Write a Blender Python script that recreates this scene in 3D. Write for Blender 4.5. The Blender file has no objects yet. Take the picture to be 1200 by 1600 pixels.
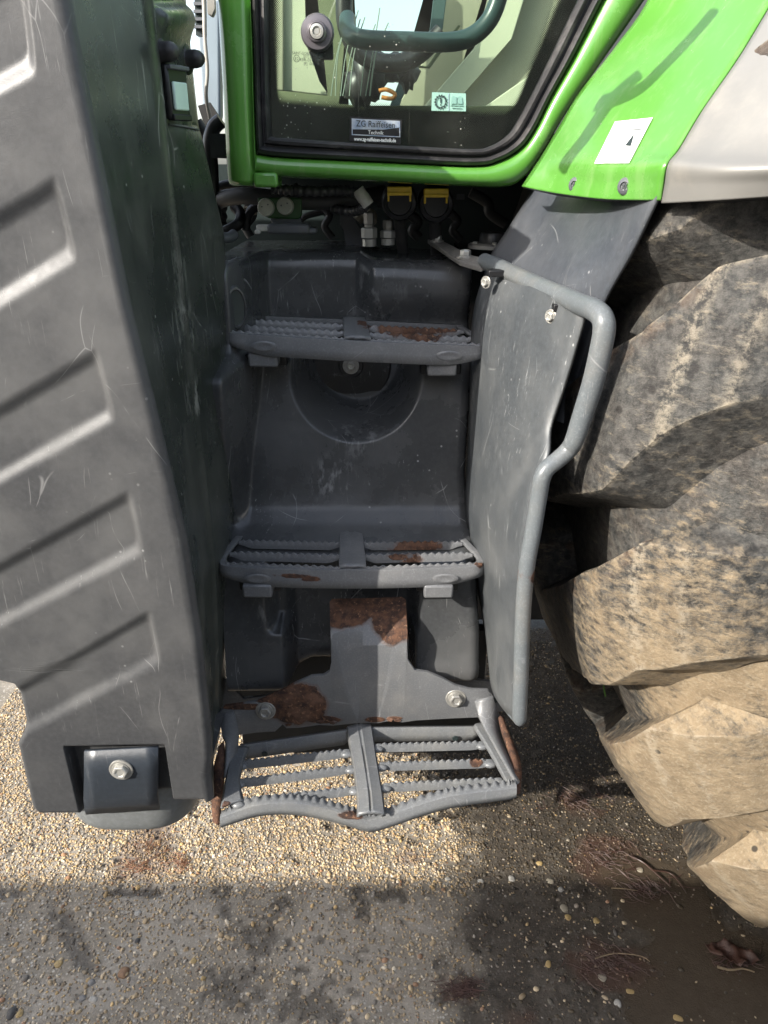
import bpy, bmesh, math, random
import numpy as np
from mathutils import Vector, Matrix
random.seed(7); rng = np.random.default_rng(7)
scene = bpy.context.scene
C = scene.collection
# ------------------------------------------------------------------ camera, sky, sun, exposure
CAM_H, PITCH, FPX = 1.22, math.radians(25.0), 1160.0
cd = bpy.data.cameras.new('camera'); cam = bpy.data.objects.new('camera', cd); C.objects.link(cam)
cam.location = (0, 0, CAM_H); cam.rotation_euler = (math.radians(90) - PITCH, 0, 0)
cd.sensor_fit = 'VERTICAL'; cd.sensor_height = 36; cd.sensor_width = 27; cd.lens = FPX / 1600 * 36
cd.clip_start = 0.02; cd.clip_end = 600
scene.camera = cam
SUN = Vector((-0.69, -0.53, 0.51)).normalized()          # towards the sun: from behind-left
sun_el = math.asin(SUN.z); sun_az = math.atan2(SUN.x, SUN.y)
w = bpy.data.worlds.new("World"); scene.world = w; w.use_nodes = True
wn = w.node_tree.nodes; wl = w.node_tree.links
sky = wn.new('ShaderNodeTexSky'); sky.sky_type = 'NISHITA'; sky.sun_disc = False
sky.sun_elevation = sun_el; sky.sun_rotation = sun_az; sky.air_density = 1.0; sky.dust_density = 2.5; sky.ozone_density = 1.0
hs = wn.new('ShaderNodeHueSaturation'); hs.inputs['Saturation'].default_value = .62; wl.new(sky.outputs[0], hs.inputs['Color'])
wl.new(hs.outputs[0], wn['Background'].inputs[0]); wn['Background'].inputs[1].default_value = 0.15
sd = bpy.data.lights.new('sun', 'SUN'); sd.energy = 2.6; sd.angle = math.radians(0.4); sd.color = (1.0, 0.945, 0.86)
so = bpy.data.objects.new('sun', sd); C.objects.link(so); so.rotation_euler = SUN.to_track_quat('Z', 'Y').to_euler()
so.location = (-3, -3, 5)
scene.view_settings.view_transform = 'Standard'; scene.view_settings.look = 'None'
scene.view_settings.exposure = 1.58; scene.view_settings.gamma = 1
# ------------------------------------------------------------------ point helpers
cs, sn = math.cos(PITCH), math.sin(PITCH)
def _d(px, py):
    u = (px - 600) / FPX; v = (800 - py) / FPX
    return np.array((u, cs + v * sn, -sn + v * cs))
def P(px, py, y):
    d = _d(px, py); t = y / d[1]; return np.array((d[0]*t, y, CAM_H + d[2]*t))
def PZ(px, py, z):
    d = _d(px, py); t = (z - CAM_H) / d[2]; return np.array((d[0]*t, d[1]*t, z))
def proj(X, Y, Z):
    dz = Z - CAM_H; depth = Y * cs - dz * sn; up = Y * sn + dz * cs
    depth = np.maximum(depth, 1e-3)
    return 600 + FPX * X / depth, 800 - FPX * up / depth
def sstep(a, b, x):
    t = np.clip((x - a) / (b - a), 0, 1); return t * t * (3 - 2 * t)
def _hash(ix, iy, s):
    h = (ix.astype(np.int64) * 374761393 + iy.astype(np.int64) * 668265263 + s * 974711) & 0xffffffff
    h = ((h ^ (h >> 13)) * 1274126177) & 0xffffffff
    return ((h ^ (h >> 16)) & 0xffff) / 65535.0
def vn(x, y, s=0):
    x = np.asarray(x, float); y = np.asarray(y, float)
    ix = np.floor(x); iy = np.floor(y); fx = x - ix; fy = y - iy
    fx = fx*fx*(3-2*fx); fy = fy*fy*(3-2*fy)
    a = _hash(ix, iy, s); b = _hash(ix+1, iy, s); c = _hash(ix, iy+1, s); d = _hash(ix+1, iy+1, s)
    return (a*(1-fx)+b*fx)*(1-fy) + (c*(1-fx)+d*fx)*fy
def fbm(x, y, o=4, s=0):
    r = 0; a = .5; t = 0
    for i in range(o):
        r = r + a * vn(x * 2**i, y * 2**i, s + i*17); t += a; a *= .5
    return r / t
# ------------------------------------------------------------------ mesh helpers
TL = Vector((0.15, 1.6, 0.0))
tractor = bpy.data.objects.new('tractor', None); C.objects.link(tractor); tractor.location = TL
tractor.empty_display_size = .2
tractor['label'] = 'green tractor with dark side cover, three rusty grated steps and muddy rear tyre'
tractor['category'] = 'tractor'
def link(me, name, mat, parent=None, smooth=30, bevel=0.0, label=None, kind=None, segs=2):
    o = bpy.data.objects.new(name, me); C.objects.link(o)
    if mat is not None: me.materials.append(mat)
    if parent is tractor: o.parent = tractor; o.location = -TL
    elif parent is not None: o.parent = parent
    if label: o['label'] = label
    if kind: o['kind'] = kind
    if smooth:
        me.shade_smooth()
        if smooth < 180: me.set_sharp_from_angle(angle=math.radians(smooth))
    if bevel:
        m = o.modifiers.new('bevel', 'BEVEL'); m.width = bevel; m.segments = segs; m.limit_method = 'ANGLE'; m.angle_limit = math.radians(35)
        m.harden_normals = False
    return o
def mk(name, vs, fs, mat, parent=None, **k):
    me = bpy.data.meshes.new(name)
    me.from_pydata([tuple(map(float, v)) for v in vs], [], fs); me.validate(); me.update()
    return link(me, name, mat, parent, **k)
def grid_mesh(name, G, mat, parent=None, close=False, thick=0, attrs=None, flip=False, **k):
    """G: (rows, cols, 3) array"""
    G = np.asarray(G, float); r, c, _ = G.shape
    me = bpy.data.meshes.new(name)
    idx = np.arange(r*c).reshape(r, c)
    if close: idx = np.concatenate([idx, idx[:, :1]], 1)
    a = idx[:-1, :-1].ravel(); b = idx[:-1, 1:].ravel(); d = idx[1:, 1:].ravel(); e = idx[1:, :-1].ravel()
    q = np.stack([a, e, d, b] if flip else [a, b, d, e], 1)
    me.vertices.add(r*c); me.vertices.foreach_set('co', G.reshape(-1).astype(np.float32))
    me.loops.add(q.size); me.loops.foreach_set('vertex_index', q.ravel().astype(np.int32))
    me.polygons.add(len(q)); me.polygons.foreach_set('loop_start', (np.arange(len(q))*4).astype(np.int32))
    me.polygons.foreach_set('loop_total', np.full(len(q), 4, np.int32))
    me.update(calc_edges=True)
    if attrs:
        for n, v in attrs.items():
            at = me.attributes.new(n, 'FLOAT', 'POINT'); at.data.foreach_set('value', np.asarray(v, np.float32).ravel())
    o = link(me, name, mat, parent, **k)
    if thick:
        m = o.modifiers.new('solid', 'SOLIDIFY'); m.thickness = abs(thick); m.offset = -1 if thick > 0 else 1
    return o
def bm_obj(name, bm, mat, parent=None, **k):
    me = bpy.data.meshes.new(name); bmesh.ops.recalc_face_normals(bm, faces=bm.faces); bm.to_mesh(me); bm.free()
    return link(me, name, mat, parent, **k)
def frame(axis):
    z = Vector(axis).normalized(); x = z.orthogonal().normalized(); y = z.cross(x); return x, y, z
def lathe(bm, c, axis, prof, n=24, ph=0.0):
    """prof: list of (radius, height)"""
    x, y, z = frame(axis); c = Vector(c); rings = []
    for (r, h) in prof:
        if r < 1e-6: rings.append([bm.verts.new(c + z*h)])
        else: rings.append([bm.verts.new(c + z*h + (x*math.cos(ph+2*math.pi*i/n) + y*math.sin(ph+2*math.pi*i/n))*r) for i in range(n)])
    for A, B in zip(rings[:-1], rings[1:]):
        for i in range(n):
            j = (i+1) % n
            if len(A) == 1 and len(B) == 1: continue
            if len(A) == 1: bm.faces.new((A[0], B[i], B[j]))
            elif len(B) == 1: bm.faces.new((A[i], A[j], B[0]))
            else: bm.faces.new((A[i], A[j], B[j], B[i]))
    return rings
def smooth_path(pts, sub=6):
    pts = [Vector(p) for p in pts]; out = []
    for i in range(len(pts)-1):
        p0 = pts[max(i-1, 0)]; p1 = pts[i]; p2 = pts[i+1]; p3 = pts[min(i+2, len(pts)-1)]
        for k in range(sub):
            t = k/sub
            out.append(0.5*((2*p1) + (-p0+p2)*t + (2*p0-5*p1+4*p2-p3)*t*t + (-p0+3*p1-3*p2+p3)*t**3))
    out.append(pts[-1]); return out
def tube(name, pts, rad, mat, parent=None, n=14, sub=6, flat=None, ring=None, **k):
    path = smooth_path(pts, sub) if sub else [Vector(p) for p in pts]
    m = len(path); bm = bmesh.new(); prev = None; rings = []
    nx = None
    for i, p in enumerate(path):
        t = (path[min(i+1, m-1)] - path[max(i-1, 0)]).normalized()
        if nx is None: nx = t.orthogonal().normalized()
        nx = (nx - t*nx.dot(t)).normalized(); ny = t.cross(nx)
        r = rad(i/(m-1)) if callable(rad) else rad
        if ring: r *= 1 + ring[1]*(1 if (i % ring[0]) < ring[0]/2 else -1)
        rings.append([bm.verts.new(p + (nx*math.cos(2*math.pi*j/n) + ny*math.sin(2*math.pi*j/n))*r) for j in range(n)])
    for A, B in zip(rings[:-1], rings[1:]):
        for j in range(n): bm.faces.new((A[j], A[(j+1) % n], B[(j+1) % n], B[j]))
    bm.faces.new(rings[0]); bm.faces.new(rings[-1])
    k.setdefault('smooth', 60)
    return bm_obj(name, bm, mat, parent, **k)
def slab(name, pts, thick, mat, parent=None, bevel=0.0, **k):
    """outline of 3D points, extruded along thick (vector)"""
    bm = bmesh.new(); n = len(pts); th = Vector(thick)
    A = [bm.verts.new(Vector(p)) for p in pts]; B = [bm.verts.new(Vector(p) + th) for p in pts]
    bm.faces.new(A); bm.faces.new(B[::-1])
    for i in range(n):
        j = (i+1) % n; bm.faces.new((A[j], A[i], B[i], B[j]))
    bmesh.ops.triangulate(bm, faces=[f for f in bm.faces if len(f.verts) > 4])
    return bm_obj(name, bm, mat, parent, bevel=bevel, **k)
def boxm(bm, c, s, R=None):
    vs = []
    for z in (-1, 1):
        for y in (-1, 1):
            for x in (-1, 1):
                v = Vector((x*s[0]/2, y*s[1]/2, z*s[2]/2))
                if R is not None: v = R @ v
                vs.append(bm.verts.new(Vector(c) + v))
    for f in ((0,1,3,2),(4,6,7,5),(0,4,5,1),(2,3,7,6),(0,2,6,4),(1,5,7,3)): bm.faces.new([vs[i] for i in f])
def box(name, c, s, mat, parent=None, R=None, **k):
    bm = bmesh.new(); boxm(bm, c, s, R); return bm_obj(name, bm, mat, parent, **k)
def bolt(name, c, axis, r, mat, parent=None, washer=1.7, h=None, ph=0.3):
    """hex head with dished top, on a round washer (child)"""
    h = h or r*0.9
    bm = bmesh.new()
    lathe(bm, c, axis, [(r*1.02, 0), (r, h*.85), (r*.9, h), (r*.62, h), (r*.5, h*.82), (0, h*.8)], 6, ph)
    o = bm_obj(name, bm, mat, parent, bevel=r*.06)
    if washer:
        bm = bmesh.new(); cc = Vector(c)
        lathe(bm, cc, axis, [(r*washer*1.0, -h*.15), (r*washer, h*.10), (r*washer*.93, h*.17), (r*washer*.75, h*.13), (r*1.15, h*.15), (r*1.12, h*.3), (r*.9, h*.32)], 28)
        bm_obj('washer', bm, M_zinc, o if parent is None or parent is tractor else parent)
    return o
# ------------------------------------------------------------------ material helpers
class NT:
    def __init__(s, name, rough=.5, spec=.5, metal=0.0):
        s.m = bpy.data.materials.new(name); s.m.use_nodes = True; s.t = s.m.node_tree; s.n = s.t.nodes; s.l = s.t.links
        s.b = s.n['Principled BSDF']; s.out = s.n['Material Output']
        s.b.inputs['Roughness'].default_value = rough; s.b.inputs['Metallic'].default_value = metal
        s.b.inputs['Specular IOR Level'].default_value = spec
        s.tc = s.n.new('ShaderNodeTexCoord'); s.obj = s.tc.outputs['Object']
    def lk(s, a, b): s.l.new(a, b)
    def _set(s, inp, v):
        if hasattr(v, 'is_linked') or isinstance(v, bpy.types.NodeSocket): s.l.new(v, inp)
        else: inp.default_value = v
    def mapping(s, scale=(1,1,1), rot=(0,0,0), loc=(0,0,0), src=None):
        n = s.n.new('ShaderNodeMapping'); s.lk(src or s.obj, n.inputs[0]); n.inputs['Scale'].default_value = scale
        n.inputs['Rotation'].default_value = rot; n.inputs['Location'].default_value = loc; return n.outputs[0]
    def noise(s, scale, detail=4, rough=.55, src=None, dist=0, col=False):
        n = s.n.new('ShaderNodeTexNoise'); s.lk(src or s.obj, n.inputs['Vector']); n.inputs['Scale'].default_value = scale
        n.inputs['Detail'].default_value = detail; n.inputs['Roughness'].default_value = rough; n.inputs['Distortion'].default_value = dist
        return n.outputs[1 if col else 0]
    def voro(s, scale, feature='F1', src=None, col=False, rand=1):
        n = s.n.new('ShaderNodeTexVoronoi'); n.feature = feature; s.lk(src or s.obj, n.inputs['Vector']); n.inputs['Scale'].default_value = scale
        n.inputs['Randomness'].default_value = rand
        return n.outputs['Color' if col else 'Distance']
    def ramp(s, f, a, b, va=0.0, vb=1.0):
        n = s.n.new('ShaderNodeMapRange'); n.interpolation_type = 'SMOOTHSTEP'; s.lk(f, n.inputs[0])
        n.inputs[1].default_value = a; n.inputs[2].default_value = b; n.inputs[3].default_value = va; n.inputs[4].default_value = vb
        return n.outputs[0]
    def math(s, op, a, b=None, clamp=False):
        n = s.n.new('ShaderNodeMath'); n.operation = op; n.use_clamp = clamp; s._set(n.inputs[0], a)
        if b is not None: s._set(n.inputs[1], b)
        return n.outputs[0]
    def mix(s, f, a, b):
        n = s.n.new('ShaderNodeMix'); n.data_type = 'RGBA'; s._set(n.inputs[0], f)
        for i, v in ((6, a), (7, b)):
            if isinstance(v, tuple): n.inputs[i].default_value = (*v[:3], 1)
            else: s.lk(v, n.inputs[i])
        return n.outputs[2]
    def color(s, v):
        if isinstance(v, tuple): s.b.inputs['Base Color'].default_value = (*v[:3], 1)
        else: s.lk(v, s.b.inputs['Base Color'])
    def rough(s, v): s._set(s.b.inputs['Roughness'], v)
    def bump(s, h, dist=.001, strength=1.0, prev=None):
        n = s.n.new('ShaderNodeBump'); s.lk(h, n.inputs['Height']); n.inputs['Distance'].default_value = dist; n.inputs['Strength'].default_value = strength
        if prev is not None: s.lk(prev, n.inputs['Normal'])
        s.lk(n.outputs[0], s.b.inputs['Normal']); return n.outputs[0]
    def attr(s, name, col=False):
        n = s.n.new('ShaderNodeAttribute'); n.attribute_name = name; return n.outputs['Color' if col else 'Fac']
    def blob(s, c, r, sc=(1,1,1)):
        """1 at centre .. 0 at radius r"""
        a = s.n.new('ShaderNodeVectorMath'); a.operation = 'SUBTRACT'; s.lk(s.obj, a.inputs[0]); a.inputs[1].default_value = tuple(map(float, c))
        m = s.n.new('ShaderNodeVectorMath'); m.operation = 'MULTIPLY'; s.lk(a.outputs[0], m.inputs[0]); m.inputs[1].default_value = sc
        l = s.n.new('ShaderNodeVectorMath'); l.operation = 'LENGTH'; s.lk(m.outputs[0], l.inputs[0])
        return s.math('SUBTRACT', 1.0, s.math('DIVIDE', l.outputs['Value'], r))
def scratches(t, src=None, amt=1.0):
    """thin random line scratches + short vertical streaks"""
    w1 = t.noise(3.0, 3, col=True, src=src)
    n = t.n.new('ShaderNodeMix'); n.data_type = 'VECTOR'; n.inputs[0].default_value = .08
    t.lk(src or t.obj, n.inputs[4]); t.lk(w1, n.inputs[5])
    e = t.voro(9.0, 'DISTANCE_TO_EDGE', src=n.outputs[1])
    s1 = t.math('MULTIPLY', t.ramp(e, .0022, .0, 0, .8), t.ramp(t.noise(26, 3, src=src), .56, .66))
    e2 = t.voro(16.0, 'DISTANCE_TO_EDGE', src=t.mapping((1, 1, .25), (.4, .3, .5), src=n.outputs[1]))
    s2 = t.math('MULTIPLY', t.ramp(e2, .006, .0, 0, 1), t.ramp(t.noise(13, 3, src=t.mapping(loc=(3, 1, 2), src=src)), .54, .62))
    st = t.ramp(t.noise(1, 5, .75, src=t.mapping((240, 240, 12), (0.08, .05, 0), src=src)), .60, .70)
    st = t.math('MULTIPLY', st, t.ramp(t.noise(9, 3, src=t.mapping(loc=(7, 4, 1), src=src)), .46, .64))
    s3 = t.ramp(t.noise(1, 4, .7, src=t.mapping((300, 300, 9), (.5, .9, .2), src=src)), .63, .70)
    s3 = t.math('MULTIPLY', s3, t.ramp(t.noise(11, 3, src=t.mapping(loc=(2, 9, 5), src=src)), .54, .62))
    st = t.math('MAXIMUM', st, s3)
    return t.math('MINIMUM', t.math('MULTIPLY', t.math('ADD', t.math('ADD', s1, s2), st), amt), 1.0)
def plastic(name, base, dusty, rough=.42, amt=.5, dust=.5, bumpd=.0006, spec=.5, spots=(), speck=True):
    t = NT(name, rough, spec)
    d = t.ramp(t.noise(6, 8, .65), .35, .72)
    fine = t.noise(160, 3, .6)
    col = t.mix(t.math('MULTIPLY', d, dust), base, dusty)
    col = t.mix(t.ramp(fine, .3, .8, 0, .35), col, tuple(min(1, v*1.9) for v in base))
    # run marks of dry dust, vertical
    run = t.ramp(t.noise(1, 4, .6, src=t.mapping((38, 38, 2.2))), .56, .75)
    col = t.mix(t.math('MULTIPLY', run, .30*dust), col, dusty)
    sc = scratches(t)
    if speck:
        v = t.voro(70); dots = t.math('MULTIPLY', t.ramp(v, .14, .06, 0, 1), t.ramp(t.noise(14, 2), .58, .64))
        sc = t.math('MAXIMUM', sc, dots)
    for (c, r, k) in spots:   # scuffed areas
        b = t.math('MULTIPLY', t.ramp(t.blob(c, r), 0, .6), t.ramp(t.noise(1, 5, .7, src=t.mapping((90, 90, 22), (.2, .5, 0))), .50, .66))
        sc = t.math('MAXIMUM', sc, t.math('MULTIPLY', b, k))
    scc = tuple(min(.5, v*2.2 + .10) for v in dusty)
    col = t.mix(t.math('MULTIPLY', sc, amt), col, scc)
    t.color(col)
    t.rough(t.math('ADD', t.ramp(d, 0, 1, rough-.05, rough+.16), t.math('MULTIPLY', sc, .15)))
    b1 = t.bump(t.noise(700, 2, .6), bumpd*.5, .35)
    b2 = t.bump(t.noise(22, 4), bumpd*2.0, .35, b1)
    t.bump(sc, .0003, -.5, b2)
    return t.m
def rust_layers(t, col, rough, spots, thr=(.0, .10), wob=.55):
    """spots: (centre, radius[, scale]) -> rusty area with flaking ragged border"""
    m = None
    for s_ in spots:
        b = t.blob(s_[0], s_[1], s_[2] if len(s_) > 2 else (1,1,1))
        m = b if m is None else t.math('MAXIMUM', m, b)
    nz = t.math('SUBTRACT', t.noise(26, 6, .65), .5)
    mask = t.math('ADD', m, t.math('MULTIPLY', nz, wob*2))
    mk_ = t.ramp(mask, thr[0], thr[1])
    n1 = t.noise(70, 6, .7); n2 = t.noise(24, 5, .6)
    rc = t.mix(t.ramp(n1, .35, .7), (.032, .018, .014), (.150, .070, .038))
    rc = t.mix(t.ramp(n2, .5, .68), rc, (.16, .085, .055))
    rc = t.mix(t.ramp(t.noise(190, 3), .56, .72), rc, (.24, .13, .075))
    edge = t.math('MULTIPLY', t.ramp(mask, thr[0]-.10, thr[0]), t.math('SUBTRACT', 1.0, mk_))
    col = t.mix(t.math('MULTIPLY', edge, .35), col, (.12, .05, .025))
    col = t.mix(mk_, col, rc)
    return col, t.mix(mk_, (rough,)*3, (.85,)*3), mk_, n1
def metal_paint(name, base=(.085, .095, .105), spots=(), rough=.38, dust=(.22, .20, .17), amt=.5, wob=.55):
    t = NT(name, rough, .5)
    d = t.ramp(t.noise(14, 8, .7), .42, .75)
    col = t.mix(t.math('MULTIPLY', d, .42), base, dust)
    col = t.mix(t.ramp(t.noise(420, 2), .45, .8, 0, .3), col, tuple(v*2.2 for v in base))
    sc = scratches(t, amt=1.0)
    wear = t.ramp(t.noise(1, 5, .7, src=t.mapping((30, 160, 60), (0, 0, .3))), .60, .72)
    sc = t.math('MAXIMUM', sc, t.math('MULTIPLY', wear, .6))
    col = t.mix(t.math('MULTIPLY', sc, amt), col, (.34, .34, .34))
    small = [((0.0, .9, .7), .0001)]
    r = rough
    if spots:
        col, rg, mk_, n1 = rust_layers(t, col, rough, spots, wob=wob)
        t.lk(rg, t.b.inputs['Roughness'])
        b0 = t.bump(n1, .0022, .8); hb = t.bump(mk_, .0010, -.8, b0)
        # let the rust relief only apply where there is rust
        mixh = t.math('MULTIPLY', n1, mk_)
        for l in list(t.l):
            pass
        t.lk(mixh, b0.node.inputs['Height'])
        t.bump(t.noise(500, 2), .0002, .3, hb)
    else:
        t.rough(t.ramp(d, 0, 1, rough-.04, rough+.22))
        b0 = t.bump(t.noise(500, 2), .0002, .3); t.bump(t.noise(30, 4), .0012, .3, b0)
    t.color(col); return t.m
def simple(name, col, rough=.5, metal=0, spec=.5, var=.0, vs=30, bump=0, dust=None, dustamt=.0, emit=None):
    t = NT(name, rough, spec, metal)
    c = col
    if var: c = t.mix(t.ramp(t.noise(vs, 5, .6), .3, .7, 0, var), col, tuple(v*.45 for v in col))
    if dust: c = t.mix(t.ramp(t.noise(vs*.6, 7, .7), .45, .8, 0, dustamt), c, dust)
    t.color(c)
    if bump: t.bump(t.noise(vs*8, 3), bump, .6)
    return t.m
# ------------------------------------------------------------------ materials
M_cover = plastic('ribbed_cover_plastic', (.046, .047, .049), (.100, .099, .096), .47, .36, .75)
M_side = plastic('side_cover_plastic', (.027, .033, .028), (.110, .112, .098), .30, .85, .7,  # greenish base stands in for the reflected green cab
                 spots=[(P(272, 512, .86), .045, 1.0), (P(285, 620, .86), .04, .7), (P(262, 420, .86), .05, .3)])
M_tank = plastic('tank_plastic', (.045, .047, .049), (.130, .129, .126), .25, .75, .55,
                 spots=[(P(520, 750, 1.01), .05, .7), (P(430, 950, .9), .05, .4), (P(560, 680, 1.06), .05, .5), (P(590, 460, 1.16), .06, .5)])
M_plate = plastic('guard_plastic', (.055, .061, .066), (.135, .138, .135), .36, .75, .75,
                  spots=[(P(770, 500, 1.0), .04, .8), (P(765, 820, 1.0), .05, .7), (P(790, 900, .9), .05, .4)])
M_arch = plastic('arch_plastic', (.050, .056, .066), (.15, .15, .15), .36, .4, .45)
M_flex = plastic('flexible_plate', (.022, .027, .034), (.06, .06, .06), .38, .2, .25, speck=False)
M_tube = metal_paint('handrail_paint', (.115, .128, .135), rough=.32, amt=.5,
                     spots=[(P(824, 895, .75), .012), (P(820, 945, .75), .006), (P(822, 990, .75), .005)], wob=.9)
M_tube2 = metal_paint('strap_paint', (.13, .125, .115), rough=.5)
G1 = (.088, .265, .038)
def green_paint():
    t = NT('green_paint', .22, .5)
    d = t.ramp(t.noise(12, 7, .7), .45, .8)
    col = t.mix(t.math('MULTIPLY', d, .35), G1, (.20, .40, .12))
    run = t.ramp(t.noise(1, 5, .7, src=t.mapping((60, 60, 4))), .50, .72)
    col = t.mix(t.math('MULTIPLY', run, .22), col, (.26, .36, .17))
    sp = t.math('MULTIPLY', t.ramp(t.voro(110), .10, .04, 0, 1), t.ramp(t.noise(20, 2), .58, .62))
    col = t.mix(t.math('MULTIPLY', sp, .6), col, (.45, .5, .35))
    ch = None
    for p in ((356, 175, 1.065), (391, 231, 1.065), (398, 268, 1.06)):
        b = t.math('ADD', t.blob(P(*p), .0042), t.math('MULTIPLY', t.math('SUBTRACT', t.noise(300, 2), .5), 1.2))
        ch = b if ch is None else t.math('MAXIMUM', ch, b)
    col = t.mix(t.ramp(ch, .1, .35), col, (.16, .075, .035))
    t.color(col); t.rough(t.ramp(d, 0, 1, .20, .42)); t.bump(t.noise(60, 3), .0004, .2)
    t.b.inputs['Coat Weight'].default_value = .5; t.b.inputs['Coat Roughness'].default_value = .12
    return t.m
M_green = green_paint()
M_silver = simple('silver_paint', (.25, .243, .225), .42, .25, var=.25, vs=7, dust=(.50, .45, .36), dustamt=.6)
M_rubber = simple('black_rubber', (.030, .029, .030), .42, var=.3, vs=60, dust=(.16, .15, .14), dustamt=.45, bump=.0003)
M_black = simple('black_plastic', (.012, .012, .013), .38, dust=(.08, .08, .07), dustamt=.35)
M_dark = simple('dark_steel', (.020, .020, .020), .6, dust=(.06, .05, .04), dustamt=.5)
M_zinc = simple('zinc_steel', (.40, .39, .36), .38, .45, var=.5, vs=90, bump=.0003, dust=(.30, .26, .20), dustamt=.5)
M_zincb = simple('bright_zinc', (.50, .49, .45), .30, .5, var=.25, vs=60)
M_white = simple('white_print', (.78, .79, .77), .35)
M_cappale = simple('pale_cap', (.55, .55, .47), .4, var=.2, vs=60)
M_whitet = simple('white_tape', (.62, .60, .55), .5, var=.5, vs=120)
M_yellow = simple('yellow_plastic', (.85, .56, .05), .35, var=.3, vs=60)
M_grey = simple('grey_steel', (.10, .105, .115), .45, dust=(.25, .22, .18), dustamt=.35)
M_dgreen = simple('dark_green_paint', (.035, .10, .03), .35, dust=(.15, .15, .1), dustamt=.3)
M_beige = simple('beige_dirt_plate', (.42, .38, .30), .6, var=.6, vs=60)
M_blue = simple('blue_grey_panel', (.22, .27, .31), .35)
M_print = simple('dark_print', (.02, .03, .03), .4)
M_liner = simple('cab_liner', (.50, .52, .37), .7, var=.15, vs=5)
M_beigep = simple('cab_pillar', (.36, .36, .25), .7, var=.25, vs=6)
M_olive = simple('cab_side', (.13, .15, .075), .7, var=.5, vs=14)
M_teal = simple('cab_rail', (.035, .065, .065), .3)
M_wood = simple('shade_wall_wood', (.33, .29, .24), .8, var=.6, vs=4)  # boards of the unseen wall added for shade
M_lens = simple('lamp_lens', (.62, .80, .70), .22, var=.2, vs=60)
# ------------------------------------------------------------------ left: ribbed storage cover
YF = .70
def lint(z, tab):
    zs = [a for a, b in tab]; vs_ = [b for a, b in tab]; return np.interp(z, zs, vs_)
def ztab(pts, y, idx=0):
    r = [(P(a, b, y)[2], P(a, b, y)[idx]) for a, b in pts]; return sorted(r)
E0 = ztab([(75, -160), (105, 0), (152, 240), (200, 480), (245, 660), (290, 850), (312, 1000), (328, 1150), (331, 1195), (329, 1232)], YF)
XL = ztab([(-420, -160), (-420, 1000), (-420, 1035), (-60, 1052), (3, 1066), (18, 1070), (24, 1085), (35, 1135), (33, 1150), (25, 1165), (30, 1185), (48, 1262), (56, 1274)], YF)
zb = P(60, 1276, YF)[2]; zt = 1.42
def pocket(poly, depth=.0058, wd=(.016, .008, .0180)):
    """poly pixels: top-left, top-right, bottom-right, bottom-left on the cover plane -> edges (a, normal, width)"""
    p = [P(a, b, YF)[[0, 2]] for a, b in poly]; es = []
    names = (wd[0], wd[1], wd[2])
    for i in range(3):
        a, b = p[i], p[i+1]; d = b - a; nrm = np.array((-d[1], d[0])); nrm = nrm/np.linalg.norm(nrm)
        c = sum(p)/4
        if np.dot(c - a, nrm) < 0: nrm = -nrm
        es.append((a, nrm, names[i]))
    return es, depth
pockets = [pocket([(-250, 60), (38, -60), (60, 120), (-250, 290)]),
           pocket([(-220, 460), (88, 268), (124, 410), (-220, 625)]),
           pocket([(-220, 755), (152, 538), (184, 660), (-220, 885)]),
           pocket([(-220, 1000), (204, 760), (228, 868), (-220, 1100)]),
           pocket([(-60, 1120), (236, 948), (254, 1040), (-30, 1190)])]
nz, nxx = 420, 240
zz = np.linspace(zb, zt, nz)
xr = lint(zz, E0); xl = lint(zz, XL)
rows = []
tt = np.linspace(0, 1, nxx)
R0 = .011
X = xl[:, None] + (xr - R0 - xl)[:, None]*tt[None, :]
Z = np.repeat(zz[:, None], nxx, 1)
Yd = np.zeros_like(X)
for es, dep in pockets:
    f = np.ones_like(X)
    dm = None
    for a, nrm, wdt in es:
        dd = ((X - a[0])*nrm[0] + (Z - a[1])*nrm[1])/wdt
        dm = dd if dm is None else -np.log(np.exp(-np.minimum(dm, 30)*4) + np.exp(-np.minimum(dd, 30)*4))/4
    Yd += dep*sstep(0, 1, dm)
# recess for the fixing plate at the foot
ra, rb = P(98, 1168, YF), P(258, 1168, YF)
dd = np.minimum(np.minimum((X - ra[0])/.006, (rb[0] - X)/.004), (P(98, 1166, YF)[2] - Z)/.006)
Yd += .018*sstep(0, 1, dd)
# rounded bottom and left rims
Yd += .010*(1 - np.sqrt(1 - (1 - np.clip((Z - zb)/.010, 0, 1))**2))
Yd += .008*(1 - np.sqrt(1 - (1 - np.clip((X - xl[:, None])/.008, 0, 1))**2))
Yd += .0012*(fbm(X*5, Z*5, 3, 4) - .5)*2
front = np.stack([X, YF + Yd, Z], 2)
# side: corner radius, then the flank going back to a crease and on to the tank
E1 = [(.30, -.250), (.50, -.246), (.62, -.236), (.75, -.228), (1.0, -.229), (1.5, -.231)]
E2 = [(.30, -.262), (.50, -.262), (.62, -.242), (.80, -.218), (.98, -.2135), (1.05, -.2125), (P(352, 365, 1.02)[2], -.2080), (P(335, 300, 1.02)[2], -.2160), (P(320, 240, 1.02)[2], -.2226), (P(308, 194, 1.02)[2], -.2276), (1.5, -.229)]
e1 = lint(zz, sorted(E1)); e2 = lint(zz, sorted(E2))
ext = []
for k in range(1, 9):
    a = math.pi/2*k/8; ext.append(np.stack([xr - R0 + R0*math.sin(a), np.full(nz, YF + R0*(1 - math.cos(a))), zz], 1))
def flank(k0, k1, ya, yb, xa, xb, bulge):
    for k in range(k0, k1+1):
        t = k/k1; yy = ya + (yb-ya)*t
        ext.append(np.stack([xa + (xb-xa)*t + bulge*math.sin(math.pi*t), np.full(nz, yy), zz], 1))
n_f = len(ext)
flank(1, 26, YF + R0, .86, xr, e1, -.002)
flank(1, 4, .86, .872, e1, e1 + .003, 0)
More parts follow.
